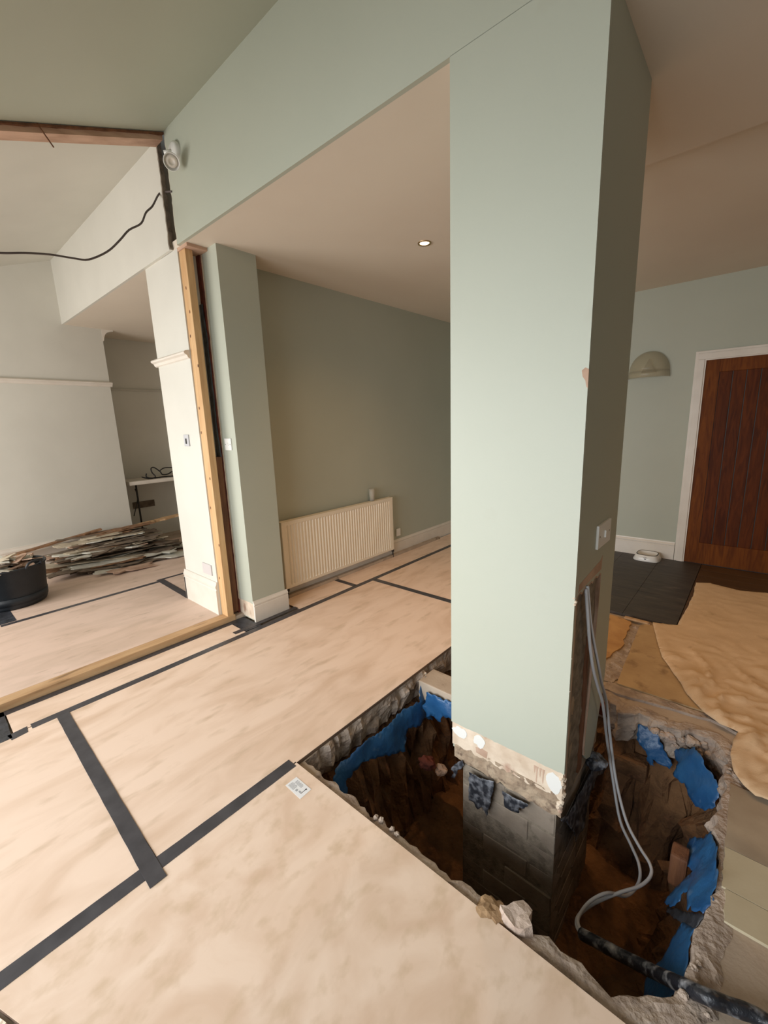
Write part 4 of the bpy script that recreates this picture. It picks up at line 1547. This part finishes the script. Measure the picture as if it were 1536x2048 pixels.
# --- cables and conduit in the pit --------------------------------------------------------------
ca = [X(1175, 1172, -.412), X(1180, 1235, -.405), X(1186, 1275, -.40), X(1196, 1325, -.392), X(1203, 1365, -.39), X(1213, 1405, -.385), Y(1221, 1480, 1.93), Y(1232, 1560, 1.88),
      Y(1252, 1640, 1.80), Y(1278, 1692, 1.74), Y(1300, 1728, 1.69), Y(1301, 1752, 1.65), Y(1280, 1772, 1.59), Y(1240, 1785, 1.52), Y(1190, 1806, 1.44), Y(1160, 1828, 1.38), Y(1153, 1850, 1.34), Y(1166, 1872, 1.30), Y(1185, 1884, 1.29)]
cb = [X(1172, 1178, -.414), X(1176, 1235, -.407), X(1180, 1290, -.402), X(1187, 1340, -.395), X(1197, 1378, -.388), X(1206, 1410, -.385), Y(1214, 1480, 1.95), Y(1226, 1560, 1.90),
      Y(1240, 1640, 1.83), Y(1262, 1690, 1.77), Y(1277, 1725, 1.72), Y(1280, 1755, 1.67), Y(1270, 1778, 1.62), Y(1250, 1792, 1.56), Y(1215, 1786, 1.48), Y(1180, 1803, 1.42), Y(1158, 1832, 1.37), Y(1157, 1850, 1.335), Y(1170, 1874, 1.30), Y(1188, 1886, 1.285)]
for pth, lb in ((ca, 'grey cable, the outer of two looping from the column chase into pit'), (cb, 'grey cable, the inner of two looping from the column chase into pit')):
    q = MB()
    q.tube(pth, .0062, 10, res=5)
    single(q, 'power_cable', 'cable', lb, 'cable')
c0 = Y(1163, 1868, 1.30)
con = [c0, Y(1215, 1896, 1.27), Y(1300, 1940, 1.22), Z(1395, 1985, .006), Z(1460, 2012, .016), Z(1536, 2046, .022), Vector((0.29, 1.112, .021)), Vector((0.6, 1.05, .021)), Vector((1.0, 1.0, .021))]
q = MB()
q.tube(con, .0185, 14, res=8, rf=lambda t_: 1 + .02 * math.sin(t_ * 61))
single(q, 'conduit_pipe', 'conduit', 'black flexible conduit with dust and painted glints crossing the near right corner of the pit', 'pipe')

# --- rubble tub --------------------------------------------------------------------------------
bx, by = -4.77, 0.46
t = thing('rubble_tub', 'black rubber tub full of rubble at the left edge', 'tub', (bx, by, FZ))
q = MB()
q.lathe([(0, 0), (.225, 0), (.235, .02), (.262, .33), (.272, .335), (.272, .345), (.262, .347), (.25, .33), (.222, .03), (0, .02)], (bx, by, FZ + .001), 44)
q.build('tub_body', 'black', t)
q = MB()
q.lathe([(.236, .04), (.242, .04), (.246, .1), (.240, .1)], (bx, by, FZ), 44)
q.build('tub_rib', 'black', t)
for s_ in (0.6, 3.74):
    q = MB()
    dv = Vector((math.cos(s_), math.sin(s_), 0))
    tv = Vector((-dv.y, dv.x, 0))
    b0 = Vector((bx, by, FZ + .335)) + dv * .262
    q.tube([b0 - tv * .07, b0 - tv * .05 + dv * .02 + Vector((0, 0, .045)), b0 + tv * .05 + dv * .02 + Vector((0, 0, .045)), b0 + tv * .07], .010, 8)
    q.build('handle', 'black', t)
rk = random.Random(44)


def shard(name, m, L, W, th, loc, rot, label, group, seed, cat='debris'):
    q = MB()
    rs = random.Random(int(seed * 1000))
    pts = []
    nl = max(5, int(L / .06))
    for k in range(nl):
        pts.append((-L / 2 + L * k / nl, -W / 2 + W * .12 * rs.uniform(-1, 1) + W * .15 * fn((k * .3, 0), 1, seed)))
    for k in range(4):
        pts.append((L / 2 + W * .35 * rs.uniform(-1, 1), -W / 2 + W * k / 4))
    for k in range(nl):
        pts.append((L / 2 - L * k / nl, W / 2 + W * .12 * rs.uniform(-1, 1) + W * .15 * fn((k * .3, 5), 1, seed)))
    for k in range(4):
        pts.append((-L / 2 + W * .35 * rs.uniform(-1, 1), W / 2 - W * k / 4))
    q.prism(pts, -th / 2, th / 2, 'z')
    o = q.build(name, m, None, origin=(0, 0, 0), label=label, group=group, category=cat)
    o.location = loc
    o.rotation_euler = rot
    return o


for i in range(30):
    a = rk.random() * 6.28
    r_ = math.sqrt(rk.random()) * .19
    shard('plaster_shard', rk.choice(['plb', 'pinkpl', 'plb2', 'wood2', 'pinkpl']), rk.uniform(.09, .26), rk.uniform(.05, .12), rk.uniform(.006, .012),
          (bx + r_ * math.cos(a), by + r_ * math.sin(a), FZ + .315 + .06 * (1 - r_ / .2) + .0035 * i * .3), (rk.uniform(-.3, .3), rk.uniform(-.3, .3), rk.uniform(0, 6.28)),
          'broken plaster shard heaped in the black tub', 'plaster shards in the tub', i * 1.3)
q = MB()
q.lathe([(0, .30), (.12, .295), (.22, .27), (.252, .25)], (bx, by, FZ), 30)
q.build('rubble_fill', 'pinkpl', t)

# --- pile of broken boards -------------------------------------------------------------------
rk = random.Random(77)
N_ = 96
for i in range(N_):
    lay = i / N_
    # mound profile: higher near the chimney breast
    xc = rk.uniform(-5.68, -5.22) - .0 * lay
    L_ = rk.uniform(.45, 1.15) * (1 - .25 * lay)
    yc = rk.uniform(1.25, 1.62) if lay > .5 else rk.uniform(1.15, 1.75)
    zc = FZ + .012 + .33 * lay * (1 - .35 * (xc + 5.7) / .5) + rk.uniform(-.004, .004)
    if lay < .3:
        xc += rk.uniform(0, .25)
    W_ = rk.uniform(.06, .22)
    mt = rk.choice(['wood1', 'wood2', 'plb', 'wood2', 'plb', 'wood2', 'plb2', 'pinkpl', 'wood2'])
    ln = {'wood1': 'brown board', 'wood2': 'grey brown board', 'plb': 'beige plasterboard strip', 'plb2': 'pale plasterboard strip', 'pinkpl': 'pinkish plaster strip'}[mt]
    lv = 'at the bottom of' if lay < .34 else ('halfway up' if lay < .67 else 'near the top of')
    o = shard('broken_board', mt, L_, W_, rk.uniform(.006, .013), (xc, yc, zc), (rk.uniform(-.10, .16), rk.uniform(-.07, .07), math.pi / 2 + rk.uniform(-.3, .3)),
              'broken ' + ln + ' ' + lv + ' the heap before the chimney breast', ln + 's ' + lv + ' the heap', i * 2.7)
for (x, y, L_, W_, rz, rx_, mt, lb) in ((-4.98, 1.95, .75, .22, 1.25, .06, 'plb2', 'pale jagged plasterboard sheet at front right of the board heap'),
                                   (-5.35, 2.2, .85, .3, 1.45, .1, 'plb2', 'long pale plasterboard strip at right end of the board heap'),
                                   (-4.85, 1.45, .42, .16, 1.5, .04, 'pinkpl', 'pinkish plaster slab lying lowest at front of the heap'),
                                   (-4.95, 1.28, .30, .12, 1.5, .1, 'plb2', 'small bluish white plasterboard piece at front of the heap')):
    shard('broken_board', mt, L_, W_, .012, (x, y, FZ + .02), (0, rx_, rz), lb, None, x * 3 + y)
shard('broken_board', 'timberY', .75, .1, .022, (-5.72, 1.95, FZ + .30), (0, -.10, math.pi / 2 - .1), 'yellowish timber board on top right of the heap reaching into the alcove', None, 5)
shard('broken_board', 'wood1', .9, .07, .018, (-5.76, 1.0, FZ + .26), (0, -.14, math.pi / 2 - .05), 'long brown lath leaning on top left of the heap against the wall', None, 9)

# --- table top with cables in the alcove ------------------------------------------------------
t = thing('folding_table', 'white table top standing in the dark alcove behind the chimney breast', 'table', (-6.1, 2.35, FZ))
q = MB()
q.bbox(-6.33, -5.90, 1.865, 3.0, .812, .862, .012)
q.build('table_top', 'gloss', t)
for x, y in ((-6.25, 2.05), (-6.25, 2.85), (-5.98, 2.85)):
    q = MB()
    q.tube([(x, y, .815), (x, y, FZ)], .012, 8, res=1)
    q.build('leg', 'darkmetal', t)


def A(x, y, xx):
    return X(x, y, xx)


q = MB()
q.tube([A(283, 954, -6.0), A(297, 957, -5.98), A(311, 954, -5.98), A(304, 945, -6.0), A(302, 937, -6.0), A(308, 935, -6.0), A(320, 943, -5.98), A(325, 949, -5.98), A(336, 948, -5.98), A(345, 943, -6.0), A(352, 950, -6.0)], .008, 8)
q.tube([A(293, 947, -6.0), A(293, 954, -6.0), A(305, 956, -6.0), A(330, 953, -6.0), A(350, 952, -6.0)], .008, 8)
q.tube([A(320, 941, -6.02), A(328, 936, -6.02), A(340, 935, -6.0), A(352, 936, -6.0)], .007, 8)
single(q, 'coiled_lead', 'blackcable', 'coiled black lead lying on the white table in the alcove', 'cable')
q = MB()
q.tube([A(270, 978, -6.1), A(275, 992, -6.12), A(273, 1010, -6.12), A(268, 1032, -6.1)], .006, 8)
single(q, 'hanging_lead', 'blackcable', 'thin black lead hanging below the left end of the alcove table', 'cable')
q = MB()
a0 = X(266, 1013, -6.349)
a1 = X(309, 1006, -6.349)
q.bbox(-6.35, -6.338, a0.y, a1.y, a0.z - .035, a0.z + .055, .003)
single(q, 'double_socket', 'wood2', 'dim double socket plate on the alcove wall under the table', 'socket')
